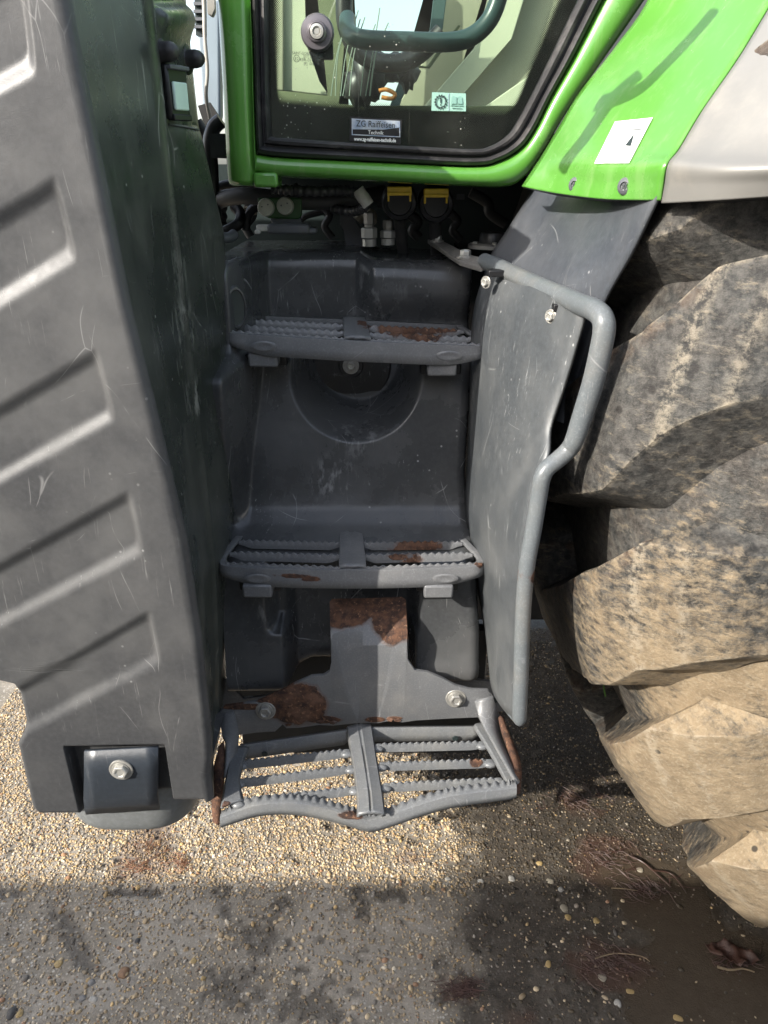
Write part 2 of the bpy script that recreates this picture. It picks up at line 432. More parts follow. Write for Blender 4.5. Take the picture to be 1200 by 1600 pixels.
seam_z = P(300, 194, 1.0)[2]
flank(1, 24, .872, 1.02, e1 + .003, e2, .002)
flank(1, 6, 1.02, 1.08, e2, e2 - .012, 0)
side = np.stack(ext, 1)
# relief of the upper body behind the cover: bulging shoulder, seam step
yy = side[:, :, 1]; z2 = side[:, :, 2]
back = sstep(.868, .885, yy)*(yy < 1.03)
pyc = proj(side[:, :, 0], yy, z2)[1]
up = (1 - sstep(P(0, 205, .95)[2] - .010, P(0, 205, .95)[2] - .004, -z2 + 2*P(0, 205, .95)[2] - .02))*0
bul = .010*np.exp(-((pyc - 30)/26.0)**2) - .006*np.exp(-((pyc - 2)/9.0)**2)
side[:, :, 0] += back*bul
side[:, :, 0] += back*np.where(pyc < 194, .0, .004*(1 - np.exp(-(pyc-194)/8.0)) - .002)
side[:, :, 0] += .0045*np.exp(-((yy - .864)/.006)**2)
side[:, :, 0] += .0012*(fbm(yy*14, z2*6, 3, 9) - .5)
front2 = front
lf_ = sstep(P(135, 1270, YF)[0], P(262, 1256, YF)[0], front2[:, :, 0])*.024
front2[:, :, 2] += lf_*sstep(.60, .47, front2[:, :, 2]); side[:, :, 2] += .024*sstep(.60, .47, side[:, :, 2])
cover = grid_mesh('ribbed_cover', np.concatenate([front2, side[:, :n_f]], 1), M_cover, tractor, smooth=180)
flk = grid_mesh('cover_flank', side[:, n_f-1:], M_side, tractor, smooth=50)
sm = [fpt0 for fpt0 in [side[np.argmin(abs(pyc[:, 40] - 193)), j] for j in range(n_f + 31, n_f + 54)]]
tube('seam_edge', [p + np.array((.001, -.001, 0)) for p in sm[::3]], .0013, M_grey, flk, n=6)
# bottom closing faces of the cover
bmc = bmesh.new(); row = front2[0]
A = [bmc.verts.new(row[i]) for i in range(0, nxx, 6)]; B = [bmc.verts.new(row[i] + np.array((0, .16, .01))) for i in range(0, nxx, 6)]
for i in range(len(A)-1): bmc.faces.new((A[i], A[i+1], B[i+1], B[i]))
bm_obj('cover_underside', bmc, M_cover, cover)
# left rim return of the cover
G = []
for i in range(0, nz, 4):
    p = front2[i, 0]; G.append([p, p + np.array((.002, .05, 0)), p + np.array((.002, .15, 0))])
grid_mesh('cover_rim', G, M_cover, cover, smooth=60)
# body behind the cover (closes the box)
ob = slab('box_body', [(-1.0, .80, .70), (-.45, .80, .68), (-.262, .80, .54), (-.250, .80, zt), (-1.0, .80, zt)], (0, .28, 0), M_side, flk)
box('box_roof', (-.62, .93, zt + .01), (.80, .47, .02), M_side, flk, bevel=.006)
# fixing plate with bolt at the foot of the cover
pl = []
for (a, b, y) in ((133, 1171, .699), (133, 1210, .698), (132, 1245, .697), (133, 1258, .701), (135, 1268, .712)):
    L = P(a, b, y); Rr = P(a + 115, b - 6 - (2 if b > 1250 else 0), y); pl.append([L + (Rr - L)*k/6 for k in range(7)])
pl = grid_mesh('fixing_plate', pl, M_flex, cover, thick=.004, smooth=60)
pb = P(191, 1199, .697); pb[1] -= .0042
o = bolt('bolt', pb, (0, -1, .05), .0098, M_zincb, cover, 1.50, h=.007)
# rounded tank foot below the cover
bm = bmesh.new(); cpts = []
c0 = P(205, 1262, .76)
GG = []
for i in range(13):
    a = i/12*math.pi/2; rr = []
    for j in range(41):
        b_ = 2*math.pi*j/40
        ex = abs(math.cos(b_))**.6*np.sign(math.cos(b_)); ey = abs(math.sin(b_))**.6*np.sign(math.sin(b_))
        s_ = 1 - .13*(1 - math.cos(a))
        rr.append((c0[0] + .098*ex*s_, c0[1] + .100 + .135*ey*s_, .455 - .062*math.sin(a)))
    GG.append(rr)
GG.append([(c0[0], c0[1] + .10, .393)]*41)
GG.insert(0, [(x, y, .60) for (x, y, z) in GG[0]])
M_foot = plastic('tank_foot_plastic', (.15, .16, .165), (.22, .22, .20), .4, .3, .5)
grid_mesh('tank_foot', GG, M_foot, tractor, smooth=180)
# lamp and rubber buffers on the flank
def fpt(px, py, off=.0, y=None, ax=None):
    """point on the flank under a pixel: solve x on e1/e2 planes"""
    best = None
    for y_ in np.linspace(.86, 1.05, 120):
        p = P(px, py, y_); xs = np.interp(p[2], zz, e1); xe = np.interp(p[2], zz, e2)
        t = (y_ - .86)/.16; xf = xs + (xe - xs)*t + .003
        d = abs(p[0] - xf)
        if best is None or d < best[0]: best = (d, p)
    return best[1] + np.array((off, 0, 0))
for (a, b) in ((250, 82), (293, 93)):
    c = fpt(a, b); bm = bmesh.new()
    lathe(bm, c - np.array((.006, 0, 0)), (1, -.35, 0), [(.0165, 0), (.0155, .006), (.0105, .009), (.0095, .010), (.0095, .018), (.0082, .023), (.005, .027), (0, .028)], 24)
    bm_obj('rubber_buffer', bm, M_rubber, flk, smooth=50)
lc = fpt(262, 145); az = Vector((.86, -.5, 0)).normalized(); ay = Vector((.5, .86, 0)).normalized()
Rl = Matrix((ay, Vector((0, 0, 1)), az)).transposed()
Rm = Matrix((ay, az, Vector((0, 0, 1)))).transposed()
lcv = Vector(lc) + az*.004
lamp = box('side_lamp', lcv + az*.002, (.030, .020, .050), M_black, flk, R=Rm, bevel=.003)
bm = bmesh.new()
boxm(bm, lcv + az*.0135 + Vector((0, 0, -.004)), (.020, .004, .026), Rm)
bm_obj('lamp_lens', bm, M_lens, flk, bevel=.0015)
box('lamp_hood', lcv + az*.011 + Vector((0, 0, .0215)), (.028, .012, .004), M_grey, flk, R=Rm, bevel=.001)
box('lamp_clip', lcv + az*.010 + Vector((0, 0, -.0235)), (.026, .010, .006), M_black, flk, R=Rm, bevel=.001)
# ------------------------------------------------------------------ middle: moulded fuel tank
prof = [(1.40, 1.00), (1.352, 1.06), (1.345, 1.100), (1.335, 1.106), (1.20, 1.105), (1.178, 1.102), (1.168, 1.094), (1.164, 1.080), (1.160, 1.02), (1.158, 1.000), (1.150, .990), (1.09, .978), (1.076, .974), (1.069, .962),
        (1.066, .945), (1.018, .775), (1.010, .755), (.992, .738), (.95, .716), (.930, .706), (.920, .692), (.914, .67), (.886, .53), (.886, .515), (.894, .507), (1.02, .500), (1.4, .497)]
pv = [Vector((a, b, 0)) for a, b in prof]; dense = []
for i in range(len(pv)-1):
    L = (pv[i+1]-pv[i]).length; k = max(2, int(L/.0024)) if L < .3 else 20
    for j in range(k): dense.append(pv[i].lerp(pv[i+1], j/k))
dense.append(pv[-1]); dn = np.array([(v.x, v.y) for v in dense])
for _ in range(6): dn[1:-1] = dn[1:-1]*.5 + (dn[:-2] + dn[2:])*.25
nr = len(dn); ncx = 200
xs = np.linspace(-.232, .135, ncx)
X = np.repeat(xs[None, :], nr, 0); Y = np.repeat(dn[:, :1], ncx, 1); Z = np.repeat(dn[:, 1:2], ncx, 1)
# right edge of the tank moves out towards the foot
scl = np.interp(dn[:, 1], [.50, .60, .70, .80, 1.0, 1.12], [.142, .140, .132, .122, .1315, .1315])/.135
X = np.where(X > 0, X*scl[:, None], X)
top = Z > 1.04
# upper part: the right half of the top front edge steps forward
stp = sstep(-.045, -.012, X)
Yt = Y.copy()
Yt -= np.where(Z > .995, stp*.022*sstep(.995, 1.05, Z), 0)*(Y < 1.3)
Z = Z - np.where((Z > 1.05), stp*(.010 + .055*np.clip(X, 0, .2))*sstep(1.05, 1.09, Z), 0)
Y = Yt
# left wall fillet towards the flank
wl_ = sstep(-.178, -.222, -X*-1)
ft_ = sstep(.76, 1.0, Z)
fa_ = sstep(0, 1, np.clip((-.198 + .026*ft_ - X)/(.024 + .012*ft_), 0, 1))*(.050 + .105*ft_)
Y = Y - fa_*sstep(.72, .80, Z)*(Y < 1.25)
Y = Y - .05*sstep(0, 1, np.clip((-.172 - X)/.036, 0, 1))*(1 - sstep(.72, .80, Z))*0
# bowl behind the top step
bc = P(556, 592, 1.06)
r = np.sqrt((X - bc[0])**2 + ((Z - bc[2] - .004)*1.02)**2)
bowlz = (Z < .978) | (Y < 1.15)
dpt = .105*sstep(.098, .062, r) + .020*sstep(.062, .058, r)*0
inb = (Z < 1.0)
Y = np.where(inb, np.maximum(Y, Y + dpt), Y)
ledge = (Z >= .955) & (Z < 1.0)
Y = np.where(ledge & (r < .098), np.minimum(Y, 1.19), Y)
# lower block: vertical channel behind the tread bracket, notch left of it
def pxx(px, y, py): return P(px, py, y)[0]
cl, cr = pxx(445, .91, 1000), pxx(645, .91, 1000)
chan = sstep(cl - .004, cl + .016, X)*(1 - sstep(cr - .008, cr + .006, X))
n1l = pxx(412, .91, 960)
notch = sstep(n1l, n1l + .02, X)*(1 - sstep(cr, cr + .01, X))*sstep(.600, .622, Z)
low = sstep(.712, .700, Z)
Y = Y + np.where(Z < .72, low*(.055*chan + .034*notch*(1 - chan)), 0)
# bottom edge rises towards the middle (left block) and towards the right
rise = .022*sstep(-.155, -.105, X) + 0*X
Z = Z + rise*sstep(.58, .52, Z)*(X < 0)*1.0 + .018*sstep(.0, .06, X)*sstep(.58, .52, Z)
Y = Y + .0016*(fbm(X*12, Z*12, 3, 5) - .5)*2
# wrap columns: rounded right corner and flank
Rr = .016; ex = []
base = np.stack([X, Y, Z], 2)
near = np.clip((X - (xs[-1]*scl[:, None] - Rr))/Rr, 0, 1)
base[:, :, 1] += Rr*(1 - np.sqrt(1 - near**2))
last = base[:, -1]
for dy in (.01, .05, .12, .3): ex.append(last + np.array((.0005, dy, 0)))
G = np.concatenate([base, np.stack(ex, 1)], 1)
tank = grid_mesh('fuel_tank', G, M_tank, tractor, smooth=180, flip=True)
# inspection cap in the bowl
cap = P(548, 570, 1.155)
bm = bmesh.new()
lathe(bm, (cap[0], 1.176, cap[2] - .004), (0, -1, .12), [(.069, -.01), (.069, .000), (.066, .003), (.0645, .002), (.0635, .012), (.061, .015), (.02, .016), (.018, .014), (.012, .014), (0, .014)], 48)
M_cap = metal_paint('cap_paint', (.020, .019, .018), rough=.45, dust=(.07, .055, .04), spots=[((cap[0], 1.17, cap[2] - .069), .035, (.6, .5, 2.4))], wob=.35)
capo = bm_obj('tank_cap', bm, M_cap, tank, smooth=40)
bolt('bolt', (cap[0], 1.160, cap[2] - .003), (0, -1, .12), .0065, M_zincb, tank, 2.0)
# oval drain hole in the left wall
hp = P(365, 480, 1.026); bm = bmesh.new()
lathe(bm, (0, 0, 0), (0, 0, 1), [(1.25, -.1), (1.15, .14), (1.03, .16), (.98, .06), (.96, .02)], 32)
hx = Vector((.62, -.78, 0)).normalized(); hyy = Vector((0, 0, 1)); hz = hx
up_ = Vector((0, 0, 1)); rt = up_.cross(hx).normalized()
Mx = Matrix.Translation(Vector(hp) + hx*.007) @ Matrix((rt*.0125, up_*.0235, hx*.016)).transposed().to_4x4()
bmesh.ops.transform(bm, matrix=Mx, verts=bm.verts)
dh = bm_obj('drain_hole', bm, M_tank, tank, smooth=50)
bm = bmesh.new(); lathe(bm, (0, 0, 0), (0, 0, 1), [(.98, .05), (.9, .03), (0, .02)], 32)
bmesh.ops.transform(bm, matrix=Mx, verts=bm.verts); bm_obj('hole_core', bm, M_print, tank)
# ------------------------------------------------------------------ steps
def bar(name, A, B, h, mat, parent, teeth=15, amp=.0027, thick=.0028, lean=.35, taper=.35, mid=None):
    """serrated bar from A to B: wavy top edge, face leaning to the viewer, bottom curving up at the ends"""
    A, B = Vector(A), Vector(B); n = teeth*6; rows = []
    for i in range(n+1):
        t = i/n; p = A.lerp(B, t)
        if mid is not None: p = p + Vector(mid)*math.sin(math.pi*t)
        e = min(1, min(t, 1-t)/.14); e = e*e*(3-2*e)
        hh = h*(taper + (1-taper)*e)
        s = max(0, math.sin(2*math.pi*t*teeth))**.7 if e > .05 else 0
        s = .5 - .5*math.cos(2*math.pi*t*teeth)
        tz = amp*s*(1 if e > .2 else .3)
        fr = Vector((0, -lean*hh, -hh))
        rows.append([p + Vector((0, thick, tz)), p + Vector((0, 0, tz)), p + fr*.25 + Vector((0, -.0008, 0)), p + fr*.6 + Vector((0, -.0006, 0)), p + fr, p + fr + Vector((0, thick, .0006)), p + fr*.5 + Vector((0, thick, 0))])
    bm = bmesh.new(); vs = [[bm.verts.new(q) for q in r_] for r_ in rows]; m = len(rows[0])
    for a, b in zip(vs[:-1], vs[1:]):
        for j in range(m): bm.faces.new((a[j], a[(j+1) % m], b[(j+1) % m], b[j]))
    bm.faces.new(vs[0]); bm.faces.new(vs[-1])
    return bm_obj(name, bm, mat, parent, smooth=40)
def lip(name, path, hfun, mat, parent, thick=.003, wid=.010, teeth=0, amp=.0022, round_=.0042, outs=None, lean=.15):
    """rounded rim profile swept along a path (top outer line): inner flange, rounded shoulder, down-turned face"""
    n = len(path); rows = []
    for i, p in enumerate(path):
        p = Vector(p); t = (Vector(path[min(i+1, n-1)]) - Vector(path[max(i-1, 0)])); t.z = 0; t.normalize()
        o = Vector((t.y, -t.x, 0)) if outs is None else outs       # outward, path runs left -> right
        u = i/(n-1); h = hfun(u); up = Vector((0, 0, 1))
        tz = amp*abs(math.sin(math.pi*u*teeth))**1.4 if teeth and .04 < u < .96 else 0
        r_ = round_
        pr = [(-wid, tz - .0005), (-wid*.55, -.0005), (-r_*.6, 0), (-r_*.15, -r_*.15), (0.0, -r_*.7), (lean*.5*h, -h*.55), (lean*h, -h)]
        rows.append([p + o*a + up*b for a, b in pr])
    return grid_mesh(name, rows, mat, parent, thick=thick, smooth=50)
def lerp(a, b, t): return np.array(a)*(1-t) + np.array(b)*t
def step_upper(BL, BR, FR, FL, bow, spots, nbars, lipz, seed, centre_px, rusty_right, teeth, bh=.0095):
    M = metal_paint('step_paint_%d' % seed, (.135, .138, .143), spots=spots, rough=.32, dust=(.26, .255, .245), wob=1.1)
    BL, BR, FR, FL = map(np.array, (BL, BR, FR, FL))
    fm = (FL + FR)/2 + np.array((0, -bow, 0))
    def F(a, b, dz=0):
        fr = lerp(FL, FR, a) + np.array((0, -bow, 0))*math.sin(math.pi*a)**.7 if 0 < a < 1 else lerp(FL, FR, a)
        return lerp(lerp(BL, BR, a), fr, b) + np.array((0, 0, dz))
    # rim: back-left corner -> round the front -> back-right corner
    path = [F(0, b) for b in np.linspace(0, .86, 10)]
    fl = [F(a, 1) for a in np.linspace(.03, .97, 61)]
    path = path + fl + [F(1, b) for b in np.linspace(.86, 0, 10)]
    for _ in range(3):
        q = [path[0]] + [path[i]*.5 + (path[i-1] + path[i+1])*.25 for i in range(1, len(path)-1)] + [path[-1]]; path = q
    def hf(u):
        e = min(u, 1-u); return .010 + (lipz-.010)*float(sstep(.05, .26, e))
    st = lip('step', path, hf, M, tractor, wid=.011)
    # back rim: flat strip with a wall going down
    bmr = [[F(a, -.02, .0), F(a, .05, 0), F(a, .055, -.004), F(a, .06, -.020)] for a in np.linspace(.0, 1, 12)]
    grid_mesh('back_rim', bmr, M, st, thick=.003, smooth=40)
    # centre strap
    ca = centre_px; hw = .040
    rows = []
    for b in np.linspace(-.02, .96, 14):
        rows.append([F(ca - hw, b, -.004), F(ca - hw, b, .0005), F(ca - hw*.45, b, .0012), F(ca - hw*.2, b, .0002), F(ca + hw*.2, b, .0002), F(ca + hw*.45, b, .0012), F(ca + hw, b, .0005), F(ca + hw, b, -.004)])
    grid_mesh('centre_strap', rows, M, st, thick=.004, smooth=35)
    # serrated bars
    bs = [(k+1)/(nbars+1) for k in range(nbars)]
    for b in bs + [.955]:
        hh = bh if b < .9 else .006
        bar('serrated_bar', F(.035 + .03*b*0, b), F(ca - hw*.9, b), hh, M, st, teeth, taper=.45)
        bar('serrated_bar', F(ca + hw*.9, b), F(.965, b), hh, M, st, teeth, taper=.45)
    # pressed dimples on the front face
    for a in (.17, .83):
        c = F(a, 1) + np.array((0, -.004, -.014)); bm = bmesh.new()
        lathe(bm, (0, 0, 0), (0, 0, 1), [(1.15, -.2), (.95, .6), (.72, .7), (.5, .35), (0, .3)], 24)
        Mx = Matrix.Translation(Vector(c)) @ Matrix((Vector((.0155, 0, 0)), Vector((0, 0, .0062)), Vector((0, -.0014, 0)))).transposed().to_4x4()
        bmesh.ops.transform(bm, matrix=Mx, verts=bm.verts); bm_obj('pressed_dimple', bm, M, st, smooth=60)
    # brackets under the step
    for a in (.16, .82):
        c = F(a, .80) + np.array((0, -.004, -lipz - .006))
        box('bracket', c, (.040, .055, .020), M, st, bevel=.003)
        box('bracket_pad', c + np.array((0, .022, -.006)), (.058, .05, .016), M_black, st, bevel=.003)
    return st
yt, yb_ = 1.005, 1.15
step1 = step_upper(P(380, 491, yb_), P(722, 507, yb_), P(775, 541, yt), P(338, 518, yt), .012,
           [(P(655, 513, 1.08), .05, (.75, 1, 3.2)), (P(568, 500, 1.1), .018, (1.4, 1, 1))], 2, .027, 1, .505, True, 14, .0085)
yt, yb_ = .880, .990
step2 = step_upper(P(374, 829, yb_), P(720, 832, yb_), P(770, 882, yt), P(329, 882, yt), .016,
           [(P(645, 856, .95), .040, (1, 1, 2.6)), (P(505, 850, .96), .012, (1, 1, 2)), (P(455, 903, .86), .012, (.4, 1, 2.6)), (P(485, 906, .86), .008, (.5, 1, 2.0)), (P(620, 873, .9), .012, (.7, 1, 2)), (P(752, 880, .88), .008)], 2, .026, 2, .505, True, 15)
# ---- lowest, bent step
ZT = .474
sp3 = [(P(535, 948, .90), .040, (.75, .5, 1.8)), (P(575, 940, .90), .040, (.9, .5, 1.9)), (P(622, 958, .90), .040, (.95, .5, 1.25)), (P(462, 1100, .86), .050, (1.05, 1, 1.25)), (P(430, 1092, .86), .020, (.6, 1, 2.4)),
       (P(505, 1124, .86), .018, (.6, 1, 2.5)), (P(585, 1124, .86), .013, (.8, 1, 2.5)), (P(617, 1122, .86), .010, (.8, 1, 2.5)), (P(380, 1104, .86), .02, (.5, 1, 3.4))]
M_low = metal_paint('lower_step_paint', (.130, .134, .139), spots=sp3, rough=.38, dust=(.25, .24, .22), wob=.38, amt=.55)
M_low2 = metal_paint('lower_tread_paint', (.130, .136, .142), spots=[(P(352, 1255, .70), .010), (P(748, 1168, .80), .014), (P(745, 1192, .78), .010), (P(556, 1278, .7), .012, (.5, 1, 2)), (P(440, 1172, .8), .004)], rough=.34, dust=(.26, .25, .22), wob=.7, amt=.6)
M_rust = metal_paint('rusted_edge', (.10, .10, .10), spots=[(P(340, 1225, .75), .2), (P(790, 1180, .78), .2)], rough=.6, wob=.3)
YB = .862
def PL(px, py):  # bracket plate: leans back above the fold
    return P(px, py, YB + .055*(max(0, (1008 - py)/73.0)**1.3))
outl = [(343, 1112), (352, 1102), (375, 1099), (405, 1094), (440, 1078), (462, 1066), (487, 1055), (505, 1054), (515, 1048), (518, 1035), (517, 1000), (516, 975), (515, 942), (519, 937), (570, 936), (628, 934), (634, 938), (636, 975), (637, 1000),
        (637, 1030), (640, 1041), (648, 1046), (668, 1049), (690, 1058), (712, 1070), (735, 1076), (762, 1077), (768, 1084), (775, 1105), (782, 1120), (758, 1122), (745, 1119), (700, 1121), (650, 1124), (628, 1127), (612, 1124), (590, 1128), (560, 1128), (520, 1132),
        (498, 1131), (470, 1135), (448, 1136), (442, 1130), (430, 1141), (400, 1143), (372, 1147), (362, 1160), (352, 1150)]
# build as a scanline grid so that the fold is smooth
cols = 90; rowsn = 80
pys = np.linspace(934, 1147, rowsn)
def span(py):
    xsx = []
    for (a, b), (c, d) in zip(outl, outl[1:] + outl[:1]):
        if (b <= py < d) or (d <= py < b): xsx.append(a + (c-a)*(py-b)/(d-b))
    return sorted(xsx)
bm = bmesh.new()
vsf = [bm.verts.new(PL(a, b)) for a, b in outl]; fc = bm.faces.new(vsf)
bmesh.ops.triangulate(bm, faces=[fc])
# cut into fine strips along constant z so the fold bends
for zc_ in [PL(575, q)[2] for q in (960, 975, 988, 1000, 1030)]:
    bmesh.ops.bisect_plane(bm, geom=bm.verts[:] + bm.edges[:] + bm.faces[:], plane_co=(0, .86, zc_), plane_no=(0, 0, 1))
me = bpy.data.meshes.new('step'); bmesh.ops.recalc_face_normals(bm, faces=bm.faces); bm.to_mesh(me); bm.free()
step3 = link(me, 'step', M_low, tractor, smooth=14, label='lowest step, bent, with its bracket plate')
for v in me.vertices:
    px_, py_ = proj(v.co.x, v.co.y, v.co.z); v.co = Vector(PL(float(px_), float(py_)))
m_ = step3.modifiers.new('s', 'SOLIDIFY'); m_.thickness = .005; m_.offset = 0
m_ = step3.modifiers.new('b', 'BEVEL'); m_.width = .0012; m_.segments = 2; m_.limit_method = 'ANGLE'
for (a, b) in ((415, 1110), (712, 1091)):
    bolt('bolt', P(a, b, YB - .003), (0, -1, .12), .0095, M_zinc, step3, 1.55, h=.009)
# tread frame of the lowest step
def T(px, py, dz=0): return PZ(px, py, ZT) + np.array((0, 0, dz))
def ribbon(name, L, Rg, mat, parent, thick=.004, prof=((0, -.003), (.12, 0), (.88, 0), (1, -.003)), **k):
    n = max(len(L), len(Rg)); L = smooth_path(L, 6); Rg = smooth_path(Rg, 6)
    G = [[Vector(a).lerp(Vector(b), t) + Vector((0, 0, dz)) for t, dz in prof] for a, b in zip(L, Rg)]
    return grid_mesh(name, G, mat, parent, thick=thick, smooth=40, **k)
ribbon('side_rim', [T(366, 1168), T(356, 1215), T(348, 1262)], [T(385, 1168), T(372, 1215), T(378, 1252)], M_low2, step3)
ribbon('side_rim', [T(742, 1134), T(770, 1180), T(797, 1228)], [T(756, 1130), T(790, 1180), T(809, 1232)], M_low2, step3)
# centre strap with a raised ridge
ribbon('centre_strap', [T(545, 1137), T(555, 1190), T(562, 1240), T(563, 1274)], [T(577, 1134), T(585, 1190), T(593, 1240), T(597, 1273)], M_low2, step3, thick=.005,
       prof=((0, -.004), (.04, -.0006), (.28, .0), (.38, .0013), (.44, .0), (.56, .0), (.62, .0013), (.72, .0), (.96, -.0006), (1, -.004)))
# back flanges
def flange(a0, a1, b0, b1, hole):
    A0, A1 = T(*a0), T(*a1); rows = []
    for t in np.linspace(0, 1, 16):
        p = lerp(A0, A1, t); e = min(1, min(t, 1-t)/.06)
        rows.append([p + np.array((0, .006, -.001)), p + np.array((0, .001, 0)), p + np.array((0, -.001, -.003)), p + np.array((0, -.002, -.012)), p + np.array((0, -.003, -.012 - .011*e))])
    f = grid_mesh('back_flange', rows, M_low2, step3, thick=.004, smooth=50)
    bm = bmesh.new(); c = lerp(A0, A1, hole) + np.array((0, -.0072, -.015))
    lathe(bm, c, (0, -1, 0), [(.0045, -.001), (.0042, .0004), (.0025, .0006), (0, .0002)], 14); bm_obj('drain_hole', bm, M_print, step3)
flange((374, 1166), (549, 1141), 0, 0, .22)
flange((574, 1138), (750, 1136), 0, 0, .78)
# bars
L_b = [((373, 1192), (546, 1173)), ((368, 1221), (553, 1198)), ((368, 1252), (559, 1231))]
R_b = [((586, 1165), (758, 1161)), ((592, 1194), (770, 1189)), ((598, 1227), (784, 1218))]
for (a, b) in L_b: bar('serrated_bar', T(*a), T(*b), .0100, M_low2, step3, 17, thick=.003, lean=.30, taper=.75)
for (a, b) in R_b: bar('serrated_bar', T(*a), T(*b), .0100, M_low2, step3, 17, thick=.003, lean=.30, taper=.75)
# weld beads at the bar ends
for ps in L_b + R_b:
    for p in ps:
        bmw = bmesh.new()
        bmesh.ops.create_uvsphere(bmw, u_segments=10, v_segments=6, radius=.0062, matrix=Matrix.Translation(Vector(T(p[0] + (4 if p is ps[0] else -4), p[1] + 2, -.004))) @ Matrix.Diagonal((1.5, 1, .75, 1)))
        bm_obj('weld_bead', bmw, M_low2, step3, smooth=180)
# bent front lip
def YL(px): return .702 + .004*math.sin(px/60.0)
hl = [(343, 1279), (360, 1272), (400, 1259), (440, 1255), (475, 1257), (510, 1264), (545, 1273), (568, 1280), (583, 1281), (610, 1274), (650, 1260), (690, 1248), (720, 1242), (760, 1237), (795, 1233), (808, 1231)]
pth = smooth_path([P(a, b, YL(a)) for a, b in hl], 34)
lp = lip('front_lip', pth, lambda u: .019 - .004*abs(2*u-1)**3, M_low2, step3, thick=.003, wid=.013, teeth=42, amp=.0042, round_=.008, outs=Vector((0, -1, 0)), lean=.10)
# side cheeks running from the bracket plate to the tread ends, their lower halves rusted through
def cheek(pts_in, pts_out, mat, name, th=.004, col=3):
    A = smooth_path(pts_in, 5); B = smooth_path(pts_out, 5)
    return grid_mesh(name, [[a.lerp(b, t) for t in np.linspace(0, 1, col)] for a, b in zip(A, B)], mat, step3, thick=th, smooth=60)
cheek([P(344, 1118, .862), P(347, 1150, .82), P(352, 1165, .80), P(349, 1215, .76)], [P(366, 1112, .860), P(372, 1140, .835), P(370, 1165, .81), P(360, 1215, .765)], M_low, 'side_cheek')
cheek([P(350, 1155, .81), P(350, 1190, .78), P(347, 1230, .75), P(342, 1290, .712)], [P(343, 1165, .80), P(333, 1200, .775), P(330, 1240, .745), P(332, 1284, .715)], M_rust, 'rusty_cheek', th=.006)
cheek([P(742, 1096, .862), P(748, 1122, .84), P(768, 1160, .80), P(806, 1228, .715)], [P(770, 1086, .862), P(778, 1120, .85), P(786, 1158, .82), P(812, 1222, .74)], M_low, 'side_cheek')
cheek([P(778, 1122, .845), P(784, 1148, .82), P(798, 1190, .77), P(803, 1243, .712)], [P(784, 1124, .845), P(794, 1148, .82), P(809, 1195, .77), P(813, 1240, .715)], M_rust, 'rusty_cheek', th=.007)
# torn rust flakes hanging off the bracket's lower edge
for (a, b, s_) in ((500, 1126, 9), (520, 1128, 7), (610, 1122, 7), (622, 1124, 6), (450, 1132, 6)):
    bmf = bmesh.new(); c = P(a, b, YB - .002); vs = []
    for k in range(9):
        an = 2*math.pi*k/9; rr = s_/1160*(.5 + .5*random.random()); vs.append(bmf.verts.new(c + np.array((math.cos(an)*rr*1.4, random.uniform(-.003, 0), math.sin(an)*rr*.6))))
    bmf.faces.new(vs)
    ob = bm_obj('rust_flake', bmf, M_rust, step3, smooth=0); m_ = ob.modifiers.new('s', 'SOLIDIFY'); m_.thickness = .0015
# cross rail behind the bracket
bm = bmesh.new()
slab('cross_rail', [P(318, 1060, .93), P(352, 1062, .93), P(380, 1092, .93), P(520, 1075, .93), P(740, 1063, .93), P(806, 1068, .93), P(812, 1112, .93), P(760, 1112, .93), P(500, 1110, .93), P(318, 1140, .93)], (0, .006, 0), M_low, tractor, bevel=.001)
for (a, b) in ((774, 1078), (774, 1094)):
    bm = bmesh.new(); lathe(bm, P(a, b, .9285), (0, -1, 0), [(.0052, 0), (.0048, .0006), (.003, .0002), (0, -.0)], 16); bm_obj('rail_hole', bm, M_print, tractor)
box('dark_backing', (-.04, 1.03, .40), (.42, .02, .26), M_dark, tractor)  # dark sheet added to keep the opening under the tank dark
# ------------------------------------------------------------------ guard plate and handrail
Lp = [P(776, 416, 1.06), P(757, 440, 1.06), P(742, 500, 1.055), P(738, 600, 1.04), P(735, 700, 1.02), P(731, 790, 1.0), P(738, 850, .985), P(748, 910, .965), P(760, 980, .945), P(769, 1048, .925)]
Rp = [P(905, 477, .80), P(916, 492, .79), P(902, 545, .79), P(882, 610, .79), P(863, 668, .785), P(859, 712, .765), P(838, 768, .752), P(824, 850, .748), P(817, 960, .745), P(808, 1128, .745)]
A = smooth_path(Lp, 6); B = smooth_path(Rp, 6); G = []
for a, b in zip(A, B):
    G.append([a.lerp(b, t) + Vector((-.010, 0, 0))*math.sin(math.pi*t) for t in np.linspace(0, 1, 16)])
guard = grid_mesh('guard_plate', G, M_plate, tractor, thick=.004, smooth=180)
